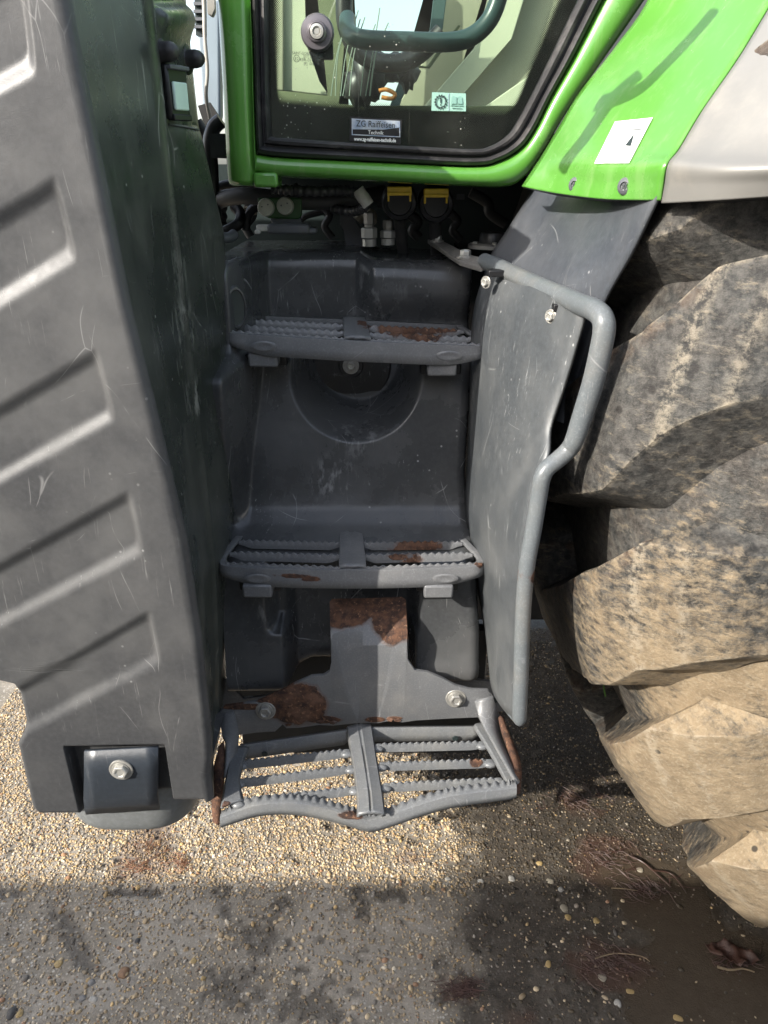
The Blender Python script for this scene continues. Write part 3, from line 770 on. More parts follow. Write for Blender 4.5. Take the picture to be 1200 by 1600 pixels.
# folded foot of the guard plate
cheek_ = grid_mesh('plate_foot', [[P(764, 1044, .92), P(773, 1047, .915)], [P(780, 1088, .85), P(790, 1084, .85)], [P(798, 1122, .76), P(812, 1112, .76)], [P(812, 1136, .738), P(822, 1128, .735)]], M_tube, guard, thick=.005, smooth=60)
rail_pts = [P(757, 409, 1.075), P(778, 417, 1.03), P(810, 433, .96), P(845, 449, .90), P(880, 464, .845), P(908, 476, .80), P(928, 484, .768), P(941, 496, .748), P(944, 516, .742),
            P(938, 550, .742), P(926, 600, .745), P(910, 650, .75), P(898, 686, .753), P(889, 702, .757), P(872, 718, .754), P(855, 732, .75), P(847, 747, .748), P(842, 775, .748), P(833, 830, .746), P(824, 880, .745), P(819, 930, .744), P(816, 990, .743), P(814, 1060, .742), P(812, 1110, .742), P(812, 1131, .742)]
rail = tube('handrail', rail_pts, lambda t: (.0112 - .0018*float(sstep(.40, .60, t)))*(1 if t < .965 else (1 - .5*((t-.965)/.035)**2)), M_tube, tractor, n=20, sub=8)
# flattened strap bolted on the tank top
bm = bmesh.new()
slab('rail_strap', [P(668, 374, 1.24), P(682, 371, 1.26), P(737, 399, 1.10), P(757, 402, 1.075), P(765, 412, 1.06), P(752, 418, 1.06), P(718, 408, 1.085)], (0, 0, -.006), M_tube2, rail, bevel=.001)
bolt('bolt', P(683, 377, 1.22), (0, 0, 1), .0070, M_zincb, rail, 1.5, h=.009)
bolt('bolt', P(727, 402, 1.10), (0, -.05, 1), .0078, M_zincb, rail, 1.6, h=.010)
for (a, b, y) in ((768, 440, .99), (870, 493, .845)):
    bolt('bolt', P(a, b, y) + np.array((-.008, -.006, 0)), (-.75, -.66, 0), .0052, M_zincb, guard, 1.5)
    box('rail_clip', P(a + 6, b - 14, y) + np.array((0, -.002, 0)), (.020, .020, .008), M_black, guard, bevel=.001)
# slot strip seen between plate and rail
tube('inner_strip', [P(921, 505, .86), P(905, 570, .86), P(890, 625, .855), P(879, 660, .85)], .0095, M_arch, tractor, n=12, sub=5)
# ------------------------------------------------------------------ wheel arch, fender
def patch(name, rows, mat, parent, thick=0, sub=6, sub2=6, smooth=60, bulge=None, **k):
    """rows: list of polylines (same length) of 3D points, smoothed both ways"""
    R_ = [smooth_path(r_, sub) for r_ in rows]; cols = list(zip(*R_)); cols = [smooth_path(c_, sub2) for c_ in cols]
    G = [list(r_) for r_ in zip(*cols)]
    return grid_mesh(name, G, mat, parent, thick=thick, smooth=smooth, **k)
arch = patch('wheel_arch', [[P(842, 285, 1.10), P(905, 300, .97), P(965, 306, .86), P(1034, 305, .745)],
                            [P(822, 320, 1.10), P(890, 328, .97), P(955, 332, .86), P(1020, 334, .752)],
                            [P(795, 362, 1.10), P(862, 375, .97), P(925, 386, .86), P(990, 396, .775)],
                            [P(766, 410, 1.10), P(833, 425, .97), P(893, 445, .86), P(950, 466, .81)],
                            [P(755, 470, 1.10), P(815, 485, .98), P(868, 510, .88), P(924, 530, .83)],
                            [P(750, 600, 1.10), P(805, 610, 1.0), P(850, 640, .92), P(886, 655, .86)]], M_arch, tractor, thick=.004)
# the deep inner arch above and behind the tyre
bm = bmesh.new()
arcv = []
for i in range(22):
    th = math.radians(4 + 100*i/21)
    arcv.append([(1.18 - .962*math.cos(th), y, .90 + .962*math.sin(th)) for y in (1.0, 1.1, 1.3, 1.5)])
grid_mesh('inner_arch', [[(x, y, z) for (x, y, z) in r_] for r_ in arcv], M_dark, tractor, thick=.006, smooth=60)
fen = patch('fender_panel', [
    [P(1062, -150, 1.02), P(1130, -150, .93), P(1215, -150, .85), P(1300, -150, .80)],
    [P(1016, -8, 1.02), P(1080, -8, .935), P(1145, -6, .85), P(1208, -4, .79)],
    [P(960, 75, 1.01), P(1020, 80, .925), P(1088, 84, .84), P(1152, 88, .77)],
    [P(905, 145, 1.00), P(958, 155, .915), P(1030, 166, .83), P(1094, 172, .755)],
    [P(872, 200, .995), P(922, 213, .905), P(990, 226, .82), P(1058, 232, .745)],
    [P(848, 240, .99), P(898, 250, .90), P(965, 258, .815), P(1040, 256, .735)],
    [P(830, 268, .985), P(885, 281, .905), P(955, 288, .82), P(1034, 288, .738)],
    [P(815, 291, .985), P(872, 302, .91), P(945, 311, .825), P(1031, 313, .742)]], M_green, tractor, thick=.003, smooth=180, flip=True)
patch('silver_panel', [
    [P(1308, -150, .80), P(1400, -150, .74), P(1520, -150, .70)],
    [P(1212, -4, .788), P(1290, 0, .73), P(1400, 0, .69)],
    [P(1156, 88, .768), P(1240, 92, .71), P(1330, 92, .67)],
    [P(1098, 172, .753), P(1190, 178, .695), P(1300, 178, .655)],
    [P(1062, 232, .743), P(1150, 236, .685), P(1270, 236, .64)],
    [P(1044, 256, .733), P(1135, 262, .672), P(1260, 260, .63)],
    [P(1038, 290, .736), P(1130, 288, .676), P(1260, 282, .635)],
    [P(1033, 318, .740), P(1125, 313, .680), P(1260, 304, .64)]], M_silver, tractor, thick=.004, smooth=180, flip=True)
# underside returns of both fender skins
grid_mesh('fender_return', [[P(815, 291, .986), P(872, 302, .911), P(945, 311, .826), P(1031, 313, .743), P(1125, 313, .681), P(1260, 304, .641)],
                            [P(818, 294, 1.02), P(872, 306, .95), P(945, 316, .87), P(1031, 320, .80), P(1125, 322, .76), P(1260, 312, .74)]], M_dark, tractor, smooth=60)
for (a, b, y, r_) in ((849, 283, .975, .0085), (903, 289, .893, .0085), (981, 291, .80, .0085)):
    bm = bmesh.new(); lathe(bm, P(a, b, y) + np.array((-.003, -.004, 0)), (-.62, -.78, .05), [(r_, -.002), (r_, .001), (r_*.85, .0032), (r_*.5, .0045), (r_*.45, .003), (0, .0025)], 24)
    s_ = bm_obj('panel_screw', bm, M_grey, fen, smooth=50)
    bm = bmesh.new(); c = P(a, b, y) + np.array((-.003, -.004, 0)) + np.array((-.62, -.78, .05))*.0032
    x_, y_, z_ = frame((-.62, -.78, .05))
    for k in range(3):
        an = k*math.pi/3; boxm(bm, c, (.0065, .0014, .0012), Matrix((x_*math.cos(an) + y_*math.sin(an), -x_*math.sin(an) + y_*math.cos(an), z_)).transposed())
    bm_obj('screw_recess', bm, M_print, s_)
# white sticker on the fender: sits on the skin, with a bar and a small wedge
def ray_patch(o, px, py):
    """point on a mesh object under a pixel (real surface point), pushed out slightly"""
    from mathutils.bvhtree import BVHTree
    if not hasattr(ray_patch, 'c'): ray_patch.c = {}
    if o.name not in ray_patch.c:
        me = o.data; ray_patch.c[o.name] = BVHTree.FromPolygons([v.co[:] for v in me.vertices], [p.vertices[:] for p in me.polygons])
    d = Vector(_d(px, py)).normalized(); h = ray_patch.c[o.name].ray_cast(Vector((0, 0, CAM_H)), d)
    if h[0] is None: return None
    n = h[1] if h[1].dot(d) < 0 else -h[1]
    return h[0] + n*.0012, n
def decal(name, quad, mat, parent, surf, off=0.0, nu=10, nv=10, thick=.0006):
    G = []
    for j in range(nv+1):
        r_ = []
        for i in range(nu+1):
            a = lerp(quad[0], quad[1], i/nu); b = lerp(quad[3], quad[2], i/nu); p = lerp(a, b, j/nv)
            h = ray_patch(surf, p[0], p[1]); r_.append(h[0] + h[1]*off)
        G.append(r_)
    return grid_mesh(name, G, mat, parent, smooth=180)
stk = decal('sticker', [(962, 191), (1021, 185), (984, 256), (930, 256)], M_white, fen, fen)
decal('sticker_bar', [(987, 204), (1004, 203), (1003, 204.3), (986, 205.3)], M_print, stk, fen, .0005, 3, 1)
decal('sticker_wedge', [(990.5, 213), (992, 212.5), (987, 230), (978, 229)], M_print, stk, fen, .0005, 3, 3)
# ------------------------------------------------------------------ cab: pillar, sill, seal, glass
YD = 1.08
pil = []
for (py, xl_, xr_) in ((-170, 333, 398), (-60, 337, 399), (0, 340, 400), (150, 349, 403), (235, 353, 406), (281, 356, 408), (288, 357, 408), (291, 359, 407)):
    r_ = []
    for k in range(21):
        t = k/20; a = P(xl_, py, YD + .004)[0]; b = P(xr_, py, YD)[0]
        prof_ = -.028*math.sin(math.pi*min(1, (t + .02)/1.0))**.45
        r_.append((a + (b-a)*t, YD + .012 + prof_ + (.006 if py > 284 else 0) + (.014 if py > 290 else 0), P(xl_, py, YD)[2]))
    r_ = [(r_[0][0] + .004, YD + .10, r_[0][2])] + r_ + [(r_[-1][0], YD + .03, r_[-1][2])]
    pil.append(r_)
cabp = grid_mesh('cab_pillar', pil, M_green, tractor, smooth=180)
box('pillar_foot', P(417, 281, YD) + np.array((0, .01, 0)), (.032, .05, .018), M_green, cabp, bevel=.004)
box('pillar_foot', P(404, 262, YD) + np.array((0, .012, .0)), (.016, .02, .034), M_green, cabp, bevel=.004)
outer = [(391, -180), (392, -80), (394, 0), (397, 80), (399, 160), (402, 236), (405, 241), (440, 246), (520, 250), (620, 255), (740, 260), (780, 252), (812, 233), (834, 204), (860, 152), (895, 90), (943, -3), (1000, -100), (1045, -180)]
inner = [(418, -180), (418, -80), (418, 0), (419, 80), (420, 150), (423, 205), (427, 214), (450, 216), (520, 221), (620, 227), (735, 233), (768, 228), (795, 210), (812, 185), (832, 148), (862, 88), (906, -3), (958, -100), (1000, -180)]
sill = [(391, -180), (391, -80), (393, 0), (395, 80), (397, 160), (400, 262), (405, 273), (440, 277), (520, 281), (620, 286), (740, 292), (790, 292), (818, 280), (846, 245), (880, 188), (935, 108), (1012, -3), (1068, -100), (1110, -180)]
def ring(name, A, B, prof_, mat, parent, y, sub=6, smooth=60, **k):
    A = [Vector(P(a, b, y)) for a, b in A]; B = [Vector(P(a, b, y)) for a, b in B]
    A = smooth_path(A, sub); B = smooth_path(B, sub)
    return grid_mesh(name, [[a.lerp(b, t) + Vector((0, dy, 0)) for t, dy in prof_] for a, b in zip(A, B)], mat, parent, smooth=smooth, **k)
doorf = ring('door_frame', outer, sill, [(-.02, .02), (0, -.004), (.10, -.010), (.30, -.014), (.6, -.014), (.80, -.010), (.93, -.002), (1.0, .012), (1.0, .06)], M_green, tractor, YD)
ring('door_seal', inner, outer, [(-.05, .02), (.0, .004), (.05, -.006), (.18, -.011), (.34, -.010), (.42, -.003), (.50, -.003), (.56, -.010), (.72, -.015), (.90, -.012), (1.0, -.001), (1.0, .02)], M_rubber, doorf, YD)
# glass pane, real sheet with tint
tg = bpy.data.materials.new('window_glass'); tg.use_nodes = True; n_ = tg.node_tree.nodes; l_ = tg.node_tree.links; n_.clear()
o_ = n_.new('ShaderNodeOutputMaterial'); mx = n_.new('ShaderNodeMixShader'); fr = n_.new('ShaderNodeFresnel'); fr.inputs[0].default_value = 1.5
tr = n_.new('ShaderNodeBsdfTransparent'); tr.inputs[0].default_value = (.78, .86, .80, 1); gl = n_.new('ShaderNodeBsdfGlossy'); gl.inputs['Roughness'].default_value = .01
ml = n_.new('ShaderNodeMath'); ml.operation = 'MULTIPLY'; ml.inputs[1].default_value = 1.0
l_.new(fr.outputs[0], ml.inputs[0]); l_.new(ml.outputs[0], mx.inputs[0]); l_.new(tr.outputs[0], mx.inputs[1]); l_.new(gl.outputs[0], mx.inputs[2])
# thin film of dust on the pane
dd_ = n_.new('ShaderNodeBsdfDiffuse'); dd_.inputs[0].default_value = (.55, .55, .48, 1); mx2 = n_.new('ShaderNodeMixShader')
tc_ = n_.new('ShaderNodeTexCoord'); vo = n_.new('ShaderNodeTexVoronoi'); vo.inputs['Scale'].default_value = 120; nn = n_.new('ShaderNodeTexNoise'); nn.inputs['Scale'].default_value = 9; nn.inputs['Detail'].default_value = 6
l_.new(tc_.outputs['Object'], vo.inputs['Vector']); l_.new(tc_.outputs['Object'], nn.inputs['Vector'])
r1 = n_.new('ShaderNodeMapRange'); r1.inputs[1].default_value = .12; r1.inputs[2].default_value = .06; l_.new(vo.outputs['Distance'], r1.inputs[0])
r2 = n_.new('ShaderNodeMapRange'); r2.inputs[1].default_value = .45; r2.inputs[2].default_value = .8; r2.inputs[3].default_value = .006; r2.inputs[4].default_value = .05; l_.new(nn.outputs[0], r2.inputs[0])
r3 = n_.new('ShaderNodeMapRange'); r3.inputs[1].default_value = .52; r3.inputs[2].default_value = .6; l_.new(nn.outputs[0], r3.inputs[0])
m1 = n_.new('ShaderNodeMath'); m1.operation = 'MULTIPLY'; l_.new(r1.outputs[0], m1.inputs[0]); l_.new(r3.outputs[0], m1.inputs[1])
m2 = n_.new('ShaderNodeMath'); m2.operation = 'MAXIMUM'; l_.new(m1.outputs[0], m2.inputs[0]); l_.new(r2.outputs[0], m2.inputs[1])
l_.new(m2.outputs[0], mx2.inputs[0]); l_.new(mx.outputs[0], mx2.inputs[1]); l_.new(dd_.outputs[0], mx2.inputs[2]); l_.new(mx2.outputs[0], o_.inputs[0])
YG = YD + .006
def polypts(pts, y, sub=4): return smooth_path([P(a, b, y) for a, b in pts], sub)
gp = polypts([(a, b) for a, b in inner], YG, 3)
glass = slab('window_pane', gp, (0, .004, 0), tg, doorf, smooth=0)
# black ceramic border printed on the inside of the glass, dissolving into dots
frit_in = [(430, -180), (430, -80), (430, 0), (431, 70), (432, 120), (434, 150), (442, 160), (475, 163), (520, 167), (600, 171), (700, 175), (775, 180), (797, 174), (812, 152), (828, 112), (850, 60), (878, -5), (925, -100), (965, -180)]
mf = NT('ceramic_print', .12, .5); fn, fl_ = mf.n, mf.l
vt = mf.voro(560, rand=.0, src=mf.mapping(rot=(0, .785, 0))); at = mf.attr('fade')
thr = mf.math('MULTIPLY', at, 1.05); sel = mf.math('GREATER_THAN', thr, mf.math('MULTIPLY', vt, 1.30))
mf.color((.006, .008, .008))
mfx = fn.new('ShaderNodeMixShader'); tp = fn.new('ShaderNodeBsdfTransparent'); fl_.new(sel, mfx.inputs[0]); fl_.new(tp.outputs[0], mfx.inputs[1]); fl_.new(mf.b.outputs[0], mfx.inputs[2]); fl_.new(mfx.outputs[0], mf.out.inputs[0])
Ai = smooth_path([P(a, b, YG + .0048) for a, b in frit_in], 6); Bi = smooth_path([P(a, b, YG + .0048) for a, b in inner], 6)
Gf = []; fa = []
for a, b in zip(Ai, Bi):
    L = (b - a).length; r_ = []; f_ = []
    n_out = (b - a).normalized()
    for t_ in (-.0115, -.004, 0, .003, .006, 1):
        p = b if t_ == 1 else a + n_out*min(t_, L*.9)
        r_.append(p); f_.append(1.0 if t_ == 1 else float(np.interp(t_, [-.0115, .006], [.10, 1.0])))
    Gf.append(r_); fa.append(f_)
grid_mesh('ceramic_border', Gf, mf.m, doorf, attrs={'fade': fa}, smooth=60)
# ---- writing
def text(name, s, px, py, y, size_px, mat, parent, align='CENTER', sx=1.0, bold=0, rotz=0, slant=0):
    cu = bpy.data.curves.new(name, 'FONT'); cu.body = s; cu.align_x = align; cu.align_y = 'CENTER'; cu.resolution_u = 3; cu.offset = bold
    p = P(px, py, y); dep = y*cs - (p[2]-CAM_H)*sn
    cu.size = size_px/FPX*dep*1.35; cu.extrude = 0.0001
    ob = bpy.data.objects.new(name, cu); C.objects.link(ob)
    me = bpy.data.meshes.new_from_object(ob); bpy.data.objects.remove(ob)
    Mx = Matrix.Translation(Vector(p)) @ Matrix.Rotation(rotz, 4, 'Y') @ Matrix.Rotation(math.radians(90), 4, 'X') @ Matrix.Diagonal((sx, 1, 1, 1))
    me.transform(Mx); return link(me, name, mat, parent, smooth=0)
YS = YG - .0025
def quad(name, pts, y, mat, parent, th=.0005, **k): return slab(name, [P(a, b, y) for a, b in pts], (0, th, 0), mat, parent, smooth=0, **k)
st_ = NT('silver_foil', .3, .5, .7); st_.color(st_.mix(st_.ramp(st_.noise(90, 4), .35, .65), (.40, .50, .66), (.72, .78, .84))); M_foil = st_.m
tilt = math.radians(2.2)
ds = quad('dealer_sticker', [(547, 182), (628, 187), (626, 226), (546, 221)], YS, M_black, glass)
quad('sticker_field', [(549.5, 185), (625, 189), (625, 199), (600, 202.5), (549.5, 202)], YS - .0006, M_foil, ds)
quad('sticker_field', [(549.5, 202), (551, 202), (551, 209.5), (624, 213.2), (624, 200), (625, 199), (625.5, 214.6), (549.5, 211)], YS - .0006, M_foil, ds)
text('sticker_lettering', 'ZG Raiffeisen', 587, 194.5, YS - .0013, 9.2, M_print, ds, sx=.90, rotz=tilt)
text('sticker_lettering', 'Technik', 587, 207.5, YS - .0013, 5.6, M_white, ds, rotz=tilt)
text('sticker_lettering', 'www.zg-raiffeisen-technik.de', 586, 218.5, YS - .0013, 5.2, M_white, ds, sx=.80, bold=.0002, rotz=tilt)
text('glass_marking', 'SAINT-GOBAIN SEKURIT', 483, 84, YS, 4.2, M_print, glass, sx=.85, rotz=tilt)
text('glass_marking', 'DOT 27 M46 AS2', 489, 89, YS, 3.6, M_print, glass, sx=.85, rotz=tilt)
text('glass_marking', '43R-010149', 484, 94, YS, 4.8, M_print, glass, rotz=tilt)
text('glass_marking', 'E2', 463.5, 92, YS, 4.6, M_print, glass, rotz=tilt)
text('glass_marking', '[F]  000045', 487, 100, YS, 4.0, M_print, glass, rotz=tilt)
def ringmesh(name, px, py, r0, r1, y, mat, parent, n=28, teeth=0):
    c = Vector(P(px, py, y)); k = (y*cs - (c.z-CAM_H)*sn)/FPX; bm = bmesh.new(); A = []; B = []
    N_ = n if not teeth else teeth*4
    for i in range(N_):
        an = 2*math.pi*i/N_; d = Vector((math.cos(an), 0, math.sin(an))); ro = r1*(1.22 if teeth and i % 4 in (0, 1) else 1)
        A.append(bm.verts.new(c + d*r0*k)); B.append(bm.verts.new(c + d*ro*k))
    for i in range(N_): bm.faces.new((A[i], A[(i+1) % N_], B[(i+1) % N_], B[i]))
    ob = bm_obj(name, bm, mat, parent, smooth=0); m_ = ob.modifiers.new('s', 'SOLIDIFY'); m_.thickness = .0003; return ob
ringmesh('glass_marking', 463.5, 91.5, 4.2, 5.0, YS, M_print, glass)
M_pale = NT('pale_sticker', .35); M_pale.color((.27, .45, .38)); M_pale = M_pale.m
ws = quad('warning_sticker', [(675, 144), (728, 146), (728, 174), (674, 173)], YS, M_pale, glass)
quad('sticker_divider', [(700.7, 145.5), (701.7, 145.5), (701.7, 173), (700.7, 173)], YS - .0006, M_foil, ws)
ringmesh('gear_symbol', 688.5, 159, 7.2, 8.3, YS - .0012, M_print, ws, teeth=14)
quad('exclamation_mark', [(687.6, 153), (689.8, 153), (689.3, 161), (688.1, 161)], YS - .0012, M_print, ws)
quad('exclamation_mark', [(687.8, 162.8), (689.6, 162.8), (689.6, 164.8), (687.8, 164.8)], YS - .0012, M_print, ws)
M_pale2 = simple('sticker_teal', (.20, .36, .31), .4)
for pts in ([(706, 152), (708, 150), (713.5, 151.5), (713.5, 162), (705, 162.5)], [(715, 151.5), (720, 150), (722, 152), (723, 162.5), (715, 162)]):
    quad('book_symbol', pts, YS - .0012, M_pale2, ws)
quad('book_symbol', [(704, 164), (724, 164.6), (724, 165.6), (704, 165)], YS - .0012, M_pale2, ws); quad('book_symbol', [(706, 168), (722, 168.5), (722, 169.6), (706, 169)], YS - .0012, M_pale2, ws)
# lock rosette on the pane
bm = bmesh.new(); lc_ = P(496, 51, YG - .004)
lathe(bm, lc_, (0, -1, 0), [(.0205, -.004), (.0205, .002), (.0185, .0055), (.0125, .0065), (.0115, .010), (.0095, .011), (.0085, .009), (.0045, .009), (.004, .004), (0, .004)], 36)
M_lock = simple('lock_plastic', (.13, .12, .13), .3, .3)
lk_ = bm_obj('door_lock', bm, M_lock, glass, smooth=50)
bm = bmesh.new(); lathe(bm, lc_ + np.array((0, -.0095, 0)), (0, -1, 0), [(.0088, -.003), (.0082, .003), (.0055, .0035), (.0042, .001), (.003, .002), (0, .002)], 24); bm_obj('key_cylinder', bm, M_zincb, lk_, smooth=40)
box('lock_latch', P(508, 72, YG + .012), (.020, .010, .030), M_black, lk_, bevel=.002)
# ---- cab interior
def ipoly(name, pts, y, mat, th=.01): return slab(name, [P(a, b, y) for a, b in pts], (0, th, 0), mat, tractor, smooth=0, bevel=.002)
ipoly('cab_liner', [(405, -200), (475, -200), (475, 0), (477, 70), (490, 105), (498, 128), (512, 149), (460, 143), (405, 138)], 1.34, M_liner)
ipoly('liner_strip', [(426, -200), (443, -200), (443, 142), (428, 141)], 1.33, M_beigep, .006)
ipoly('cab_side', [(400, -220), (545, -220), (540, 40), (552, 120), (528, 168), (545, 200), (400, 190)], 1.75, M_olive)
ipoly('cab_floor_side', [(380, 148), (560, 165), (880, 165), (900, 320), (380, 320)], 1.60, M_olive)
ipoly('right_trim', [(716, -200), (960, -200), (960, 230), (600, 215), (622, 165), (662, 95), (690, 40)], 2.1, M_beigep, .03)
ipoly('trim_strip', [(700, -200), (722, -200), (692, 45), (640, 120), (616, 190), (600, 190), (626, 120), (672, 45)], 1.98, simple('trim_dark', (.05, .09, .085), .4), .02)
ipoly('trim_rib', [(815, -200), (880, -200), (800, 60), (700, 175), (655, 175), (745, 70)], 2.05, M_liner, .02)
ipoly('trim_rib', [(640, 104), (672, 106), (692, 78), (720, 40), (716, 39), (686, 76), (668, 103), (640, 101)], 2.02, M_olive, .02)
ipoly('trim_rib', [(860, 95), (880, 100), (812, 185), (750, 172)], 2.0, M_liner, .02)
tube('cab_grab_rail', [P(543, 30, 1.30), P(546, 52, 1.26), P(570, 62, 1.24), (P(640, 65, 1.24)), P(700, 66, 1.24), P(735, 58, 1.24), P(762, 35, 1.24), P(778, 0, 1.24), P(790, -60, 1.24), P(796, -140, 1.24)], .0125, M_teal, tractor, n=16)
tube('steering_wheel', [P(540, -40, 1.5), P(538, 20, 1.5), P(545, 55, 1.5), P(562, 82, 1.5), P(590, 97, 1.5), P(625, 98, 1.5), P(655, 85, 1.5), P(690, 50, 1.5)], .015, M_black, tractor, n=14)
ipoly('cab_pillar_far', [(512, -200), (543, -200), (548, 60), (560, 120), (530, 175), (508, 175)], 1.9, M_olive, .03)
# lever gaiters, glove-like folds
for (a, b, rx, rz, y) in ((575, 118, .030, .050, 1.55), (560, 135, .026, .035, 1.56), (600, 108, .040, .025, 1.57), (636, 112, .022, .03, 1.6)):
    bm = bmesh.new(); bmesh.ops.create_icosphere(bm, subdivisions=3, radius=1)
    for v in bm.verts:
        q = v.co; f_ = 1 + .16*math.sin(q.x*9 + q.z*4) + .12*math.sin(q.z*13 + a); v.co = Vector((q.x*rx*f_, q.y*.03, q.z*rz*f_)) + Vector(P(a, b, y))
    bm_obj('lever_gaiter', bm, M_black, tractor, smooth=60)
tube('lever_ring', [P(592, 142, 1.5), P(604, 140, 1.5), P(617, 147, 1.5), P(612, 154, 1.5), P(596, 152, 1.5)], .0035, simple('orange_plastic', (.55, .22, .05), .4), tractor, n=8)
for i in range(9):   # creased protective film on the inner door side
    a = 520 + 9*i + random.uniform(-4, 4); tube('film_crease', [P(a + 18, 20 + random.uniform(-10, 30), 1.30), P(a + random.uniform(-3, 8), 85, 1.30), P(a - 6 + random.uniform(-6, 4), 150, 1.30)], .0009, simple('film_%d' % i, (.30, .36, .30), .3), tractor, n=5)
# cab floor and machinery below, dark
box('cab_floor', (.12, 1.75, 1.245), (.72, 1.22, .03), M_dark, tractor)
box('floor_beam', (.03, 1.115, 1.214), (.37, .05, .012), M_dark, tractor, bevel=.002)
box('chassis_frame', (.45, 1.85, .62), (1.55, .10, 1.16), M_dark, tractor)
box('gap_backing', (.12, 1.50, 1.10), (1.02, .03, .245), M_print, tractor)  # black sheet added behind the machinery to keep the gap dark
# ------------------------------------------------------------------ machinery in the gap
M_hose = simple('rubber_hose', (.055, .055, .056), .5, dust=(.14, .13, .11), dustamt=.5, vs=18)
tube('thick_hose', [P(322, 330, 1.26), P(345, 312, 1.22), P(385, 306, 1.20), P(430, 310, 1.20), P(480, 315, 1.20), P(540, 312, 1.21), P(600, 302, 1.25)], .0120, M_hose, tractor)
tube('hose', [P(300, 330, 1.30), P(342, 292, 1.27), P(400, 286, 1.28)], .007, M_hose, tractor)
M_corr = simple('conduit_plastic', (.035, .035, .037), .30, dust=(.1, .1, .09), dustamt=.3)
tube('corrugated_conduit', [P(424, 295, 1.14), P(450, 297, 1.14), P(490, 299, 1.14), P(530, 298, 1.145), P(556, 301, 1.15), P(570, 312, 1.15), P(568, 324, 1.16), P(550, 330, 1.18), P(520, 326, 1.2)], .0068, M_corr, tractor, sub=14, ring=(4, .10), n=14, smooth=25)
for (a, b, r_) in ((564, 304, .0085), (571, 313, .0082)):
    bm = bmesh.new(); c = P(a, b, 1.148); lathe(bm, c, (.55, 0, -.8), [(r_, -.008), (r_*1.05, -.007), (r_*1.05, .007), (r_, .008)], 18); bm_obj('marking_tape', bm, M_whitet, tractor, smooth=40)
bm = bmesh.new(); lathe(bm, P(463, 297, 1.14), (1, 0, 0), [(.0078, -.002), (.0092, -.002), (.0092, .002), (.0078, .002)], 16); bm_obj('cable_tie', bm, M_black, tractor)
# block with the two round caps
YB2 = 1.185
blk = slab('green_bracket', [P(402, 309, YB2), P(471, 309, YB2), P(471, 338, YB2), P(466, 343, YB2), P(420, 341, YB2), P(406, 334, YB2)], (0, .012, 0), M_dgreen, tractor, bevel=.002)
slab('bracket_web', [P(421, 342, YB2 + .002), P(471, 340, YB2 + .002), P(471, 366, YB2 + .002), P(436, 366, YB2 + .002)], (0, .012, 0), M_grey, blk, bevel=.002)
for (a, b) in ((416, 324), (446, 322)):
    bm = bmesh.new(); lathe(bm, P(a, b, YB2), (-.15, -1, .08), [(.0125, -.002), (.0125, .003), (.0115, .005), (.0108, .0052), (.0104, .0045), (0, .0045)], 32)
    cp = bm_obj('round_cap', bm, M_cappale, blk, smooth=30)
    for (dx, dz) in ((-.005, .001), (.004, .004), (.003, -.004)):
        bm = bmesh.new(); lathe(bm, P(a, b, YB2) + np.array((dx - .0007, -.0046, dz)), (-.15, -1, .08), [(.0012, 0), (.0011, .0006), (0, .0006)], 8); bm_obj('cap_pin', bm, M_grey, cp)
box('bracket_foot', P(452, 357, 1.17), (.062, .030, .014), M_grey, blk, bevel=.004)
box('bracket_foot', P(484, 360, 1.17), (.022, .022, .008), M_grey, blk, bevel=.003)
box('pale_clip', P(411, 356, 1.165), (.018, .014, .009), M_whitet, blk, bevel=.002); box('pale_clip', P(403, 362, 1.16), (.008, .014, .006), M_whitet, blk, bevel=.002)
# elbow and pipes left of the block
tube('elbow_pipe', [P(340, 372, 1.13), P(358, 371, 1.14), P(366, 366, 1.15)], .0075, M_grey, tractor)
tube('elbow_pipe', [P(352, 362, 1.24), P(372, 350, 1.24), P(376, 335, 1.25), P(366, 322, 1.26)], .0085, M_black, tractor)
tube('elbow_pipe', [P(345, 350, 1.3), P(345, 320, 1.3), P(346, 300, 1.3)], .010, M_corr, tractor, ring=(4, .1), sub=10, smooth=25)
tube('elbow_pipe', [P(384, 360, 1.25), P(386, 340, 1.25), P(396, 326, 1.25), P(412, 322, 1.25)], .007, M_black, tractor)
slab('beige_shield', [P(368, 331, 1.30), P(384, 323, 1.30), P(400, 324, 1.30), P(402, 335, 1.31), P(380, 340, 1.31)], (0, .005, 0), M_beige, tractor, bevel=.001)
# grey plate and hydraulic fittings
slab('grey_lug', [P(531, 330, 1.26), P(552, 332, 1.26), P(557, 350, 1.26), P(568, 362, 1.26), P(568, 385, 1.26), P(540, 382, 1.26), P(538, 362, 1.26), P(531, 350, 1.26)], (0, .008, 0), M_grey, tractor, bevel=.002)
def fitting(px, top, bot, y, s):
    a = Vector(P(px, bot, y)); b = Vector(P(px, top, y)); H_ = (b - a).length; bm = bmesh.new()
    lathe(bm, a, (0, 0, 1), [(.011*s, -.006), (.011*s, .10*H_)], 20)
    o_ = bm_obj('hydraulic_fitting', bm, M_zincb, tractor, smooth=40)
    bm = bmesh.new(); lathe(bm, a, (0, 0, 1), [(.009*s, .10*H_), (.0125*s, .14*H_), (.0125*s, .46*H_), (.0095*s, .50*H_)], 6, .2); bm_obj('hex_nut', bm, M_zincb, o_, bevel=.0006)
    bm = bmesh.new(); lathe(bm, a, (0, 0, 1), [(.0075*s, .5*H_), (.0075*s, .58*H_), (.0085*s, .60*H_), (.0085*s, .96*H_), (.007*s, H_), (0, H_)], 6, .5); bm_obj('hex_nut', bm, M_zinc, o_, bevel=.0005)
fitting(577, 331, 378, 1.215, 1.0); fitting(606, 343, 376, 1.215, .95)
